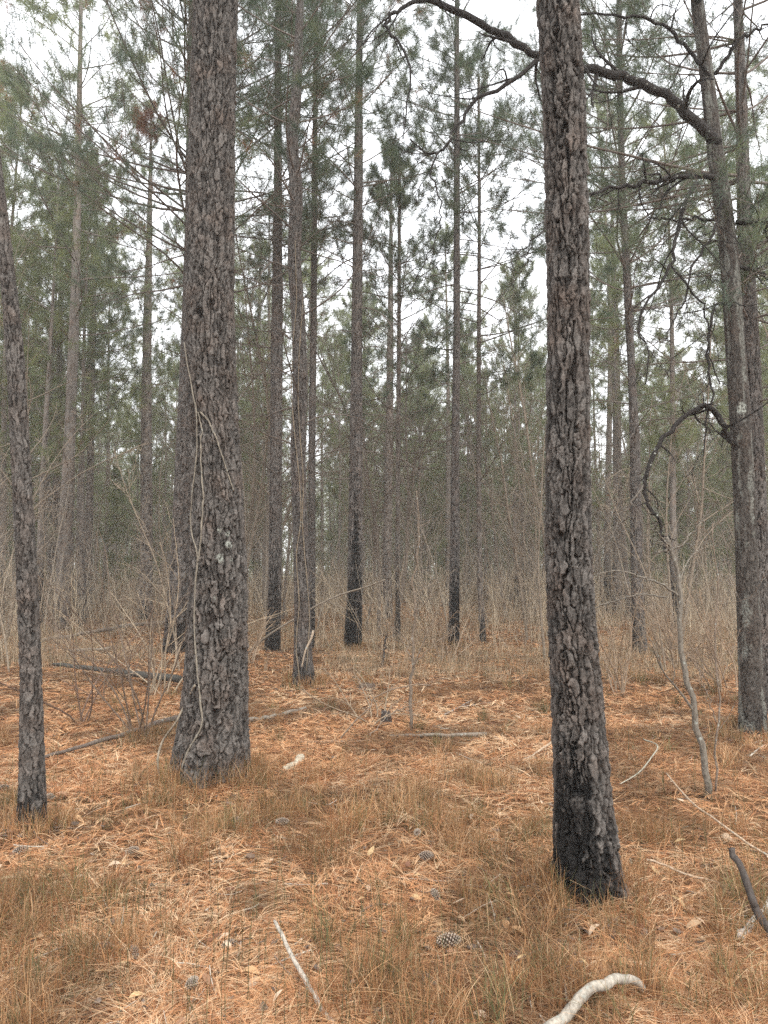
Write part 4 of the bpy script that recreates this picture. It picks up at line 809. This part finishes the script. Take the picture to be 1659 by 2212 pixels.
while count < 288 and tries < 20000:
    tries += 1
    y = 19+68*random.random()**.85; x = (random.random()*2-1)*(.60*y+3)
    u, v, dep = proj(np.array([x, y, 0.])); u = float(u)
    ymin = 20 if u < 420 else 25 if u < 560 else 29 if u < 800 else 33 if u < 1170 else 17
    if y < ymin: continue
    if any((x-a)**2+(y-b)**2 < (1.25+.004*y)**2 for a, b in taken): continue
    taken.append((x, y)); i = random.randrange(len(PR)); i = random.choice((5, 6, 7)) if random.random() < (.3 if y > 32 else .12) else i; i = random.randrange(5) if y < 26 and i > 5 else i; s_ = .92+.32*random.random()
    z = float(gh(x, y)); lab = zone(u); loc = (x, y, z); sc3 = (s_*(.85+.35*random.random()),)*2+(s_,)
    if not used[i]:
        r_ = PR[i]; r_.location = loc; r_.rotation_euler = (0, 0, random.random()*6.28); r_.scale = sc3; r_['label'] = lab; r_['group'] = lab.replace('pine', 'pines', 1); used[i] = True
    else:
        dup(PR[i], loc, random.random()*6.28, sc3, lab, lab.replace('pine', 'pines', 1))
    count += 1

# ------------------------------------------------------------------ leafless saplings filling the understorey
def proto_sapling(H, rad, nbr, col, up):
    root = thing('sapling', 'x', 'sapling', (0, 0, 0)); st = np.array([[0, 0, -.1]])
    C = grow(st, np.array([[rng.normal(0, .08), rng.normal(0, .08), 1.]]), np.array([H]), 14, .05, .05); r = np.linspace(1, .2, 14)[None]*rad
    A = Acc(); tubes(A, C, r, 6, col); A.build('trunk', M_TWIG, root)
    A = Acc(); S, rs = spawn(C, r, nbr, .22, .98, .75, .30, 8, up, .10, .5, .003, .9); tubes(A, S, rs, 4, col)
    U, ru = spawn(S, rs, 5, .2, .96, .7, .45, 6, up*.6, .14, .6, .0026, .9); tubes(A, U, ru, 3, col)
    W_, rw = spawn(U, ru, 3, .3, .95, .6, .5, 4, up*.5, .16, .65, .0024, .9); tubes(A, W_, rw, 3, col); A.build('crown', M_TWIG, root)
    return root
SPc = [(.20, .16, .12, 1), (.235, .195, .15, 1), (.15, .12, .095, 1), (.26, .21, .155, 1)]
SP = [proto_sapling(6.5, .035, 16, SPc[0], .25), proto_sapling(5, .024, 14, SPc[1], .3), proto_sapling(8, .045, 18, SPc[2], .2), proto_sapling(3.5, .016, 12, SPc[3], .3), proto_sapling(4.5, .02, 16, SPc[1], .1), proto_sapling(9, .05, 22, SPc[0], .3)]
usedS = [False]*len(SP)
SZ = [(430, 'leafless grey sapling in the thicket past the leafless shrubs'), (800, 'thin bare sapling among the far trunks past the massive pine'), (1200, 'thin bare sapling among the far trunks under the sky gap'), (9999, 'bare brown sapling in the thicket near the lichened tree')]
count = 0; tries = 0
while count < 296 and tries < 20000:
    tries += 1
    y = 11+46*random.random()**1.0; x = (random.random()*2-1)*(.58*y+2); u, v, dep = proj(np.array([x, y, 0.])); u = float(u)
    if y < 17 and 430 < u < 1000: continue
    if y < 15 and random.random() < .35: continue
    if any((x-a)**2+(y-b)**2 < .45 for a, b in taken): continue
    taken.append((x, y)); i = random.randrange(len(SP)); i = 3 if y < 14 and i in (2, 5) else i
    s_ = .75+.5*random.random(); lab = [l for zu, l in SZ if u < zu][0]; loc = (x, y, float(gh(x, y))); grp = lab.replace('sapling', 'saplings', 1)
    if not usedS[i]:
        r_ = SP[i]; r_.location = loc; r_.scale = (s_,)*3; r_['label'] = lab; r_['group'] = grp; usedS[i] = True
    else: dup(SP[i], loc, random.random()*6.28, (s_,)*3, lab, grp)
    count += 1

# ------------------------------------------------------------------ the wood that closes the view, one mass
A = Acc(); nf = 700; y = 84+50*rng.random(nf); x = (rng.random(nf)*2-1)*(.62*y+5); H = 13+5*rng.random(nf); z0 = gh(x, y)
zz = np.linspace(-.02, 1, 5); C = np.stack([x[:, None]+rng.normal(0, .25, (nf, 1))*zz, y[:, None]+0*zz, z0[:, None]+H[:, None]*zz], -1)
tubes(A, C, (.09+.07*rng.random(nf))[:, None]*np.array([1.2, 1, .85, .6, .15]), 6, (.13, .11, .095, 1), 0)
npt = 210; f = rng.random((nf, npt))**1.15; zc = z0[:, None]+H[:, None]*(.05+.95*f); rr_ = 2.6*(1.05-f)**.7*np.sqrt(rng.random((nf, npt))); a_ = rng.random((nf, npt))*6.28
tip = np.stack([x[:, None]+rr_*np.cos(a_), y[:, None]+rr_*np.sin(a_), zc], -1).reshape(-1, 3); dr = nrm(np.stack([np.cos(a_), np.sin(a_), .6+0*a_], -1).reshape(-1, 3))
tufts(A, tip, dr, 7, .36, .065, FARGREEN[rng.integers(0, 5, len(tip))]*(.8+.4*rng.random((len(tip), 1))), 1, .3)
tag(A.build('forest', [M_TWIG, M_NEEDLE]), kind='stuff')

# ------------------------------------------------------------------ the damp air
HAZE = .0022
if HAZE:
    bpy.ops.mesh.primitive_cube_add(size=1, location=(0, 0, 0)); hz = bpy.context.object; hz.name = 'haze'
    hz.scale = (420, 320, 27); hz.location = (0, 115, 11.0); hz['kind'] = 'stuff'
    m, t, N, Lk = new_mat('damp_air'); pv = N('ShaderNodeVolumePrincipled'); pv.inputs['Density'].default_value = HAZE; pv.inputs['Color'].default_value = (.96, .94, .89, 1); pv.inputs['Anisotropy'].default_value = .2
    o = N('ShaderNodeOutputMaterial'); Lk(pv.outputs[0], o.inputs['Volume']); hz.data.materials.append(m)
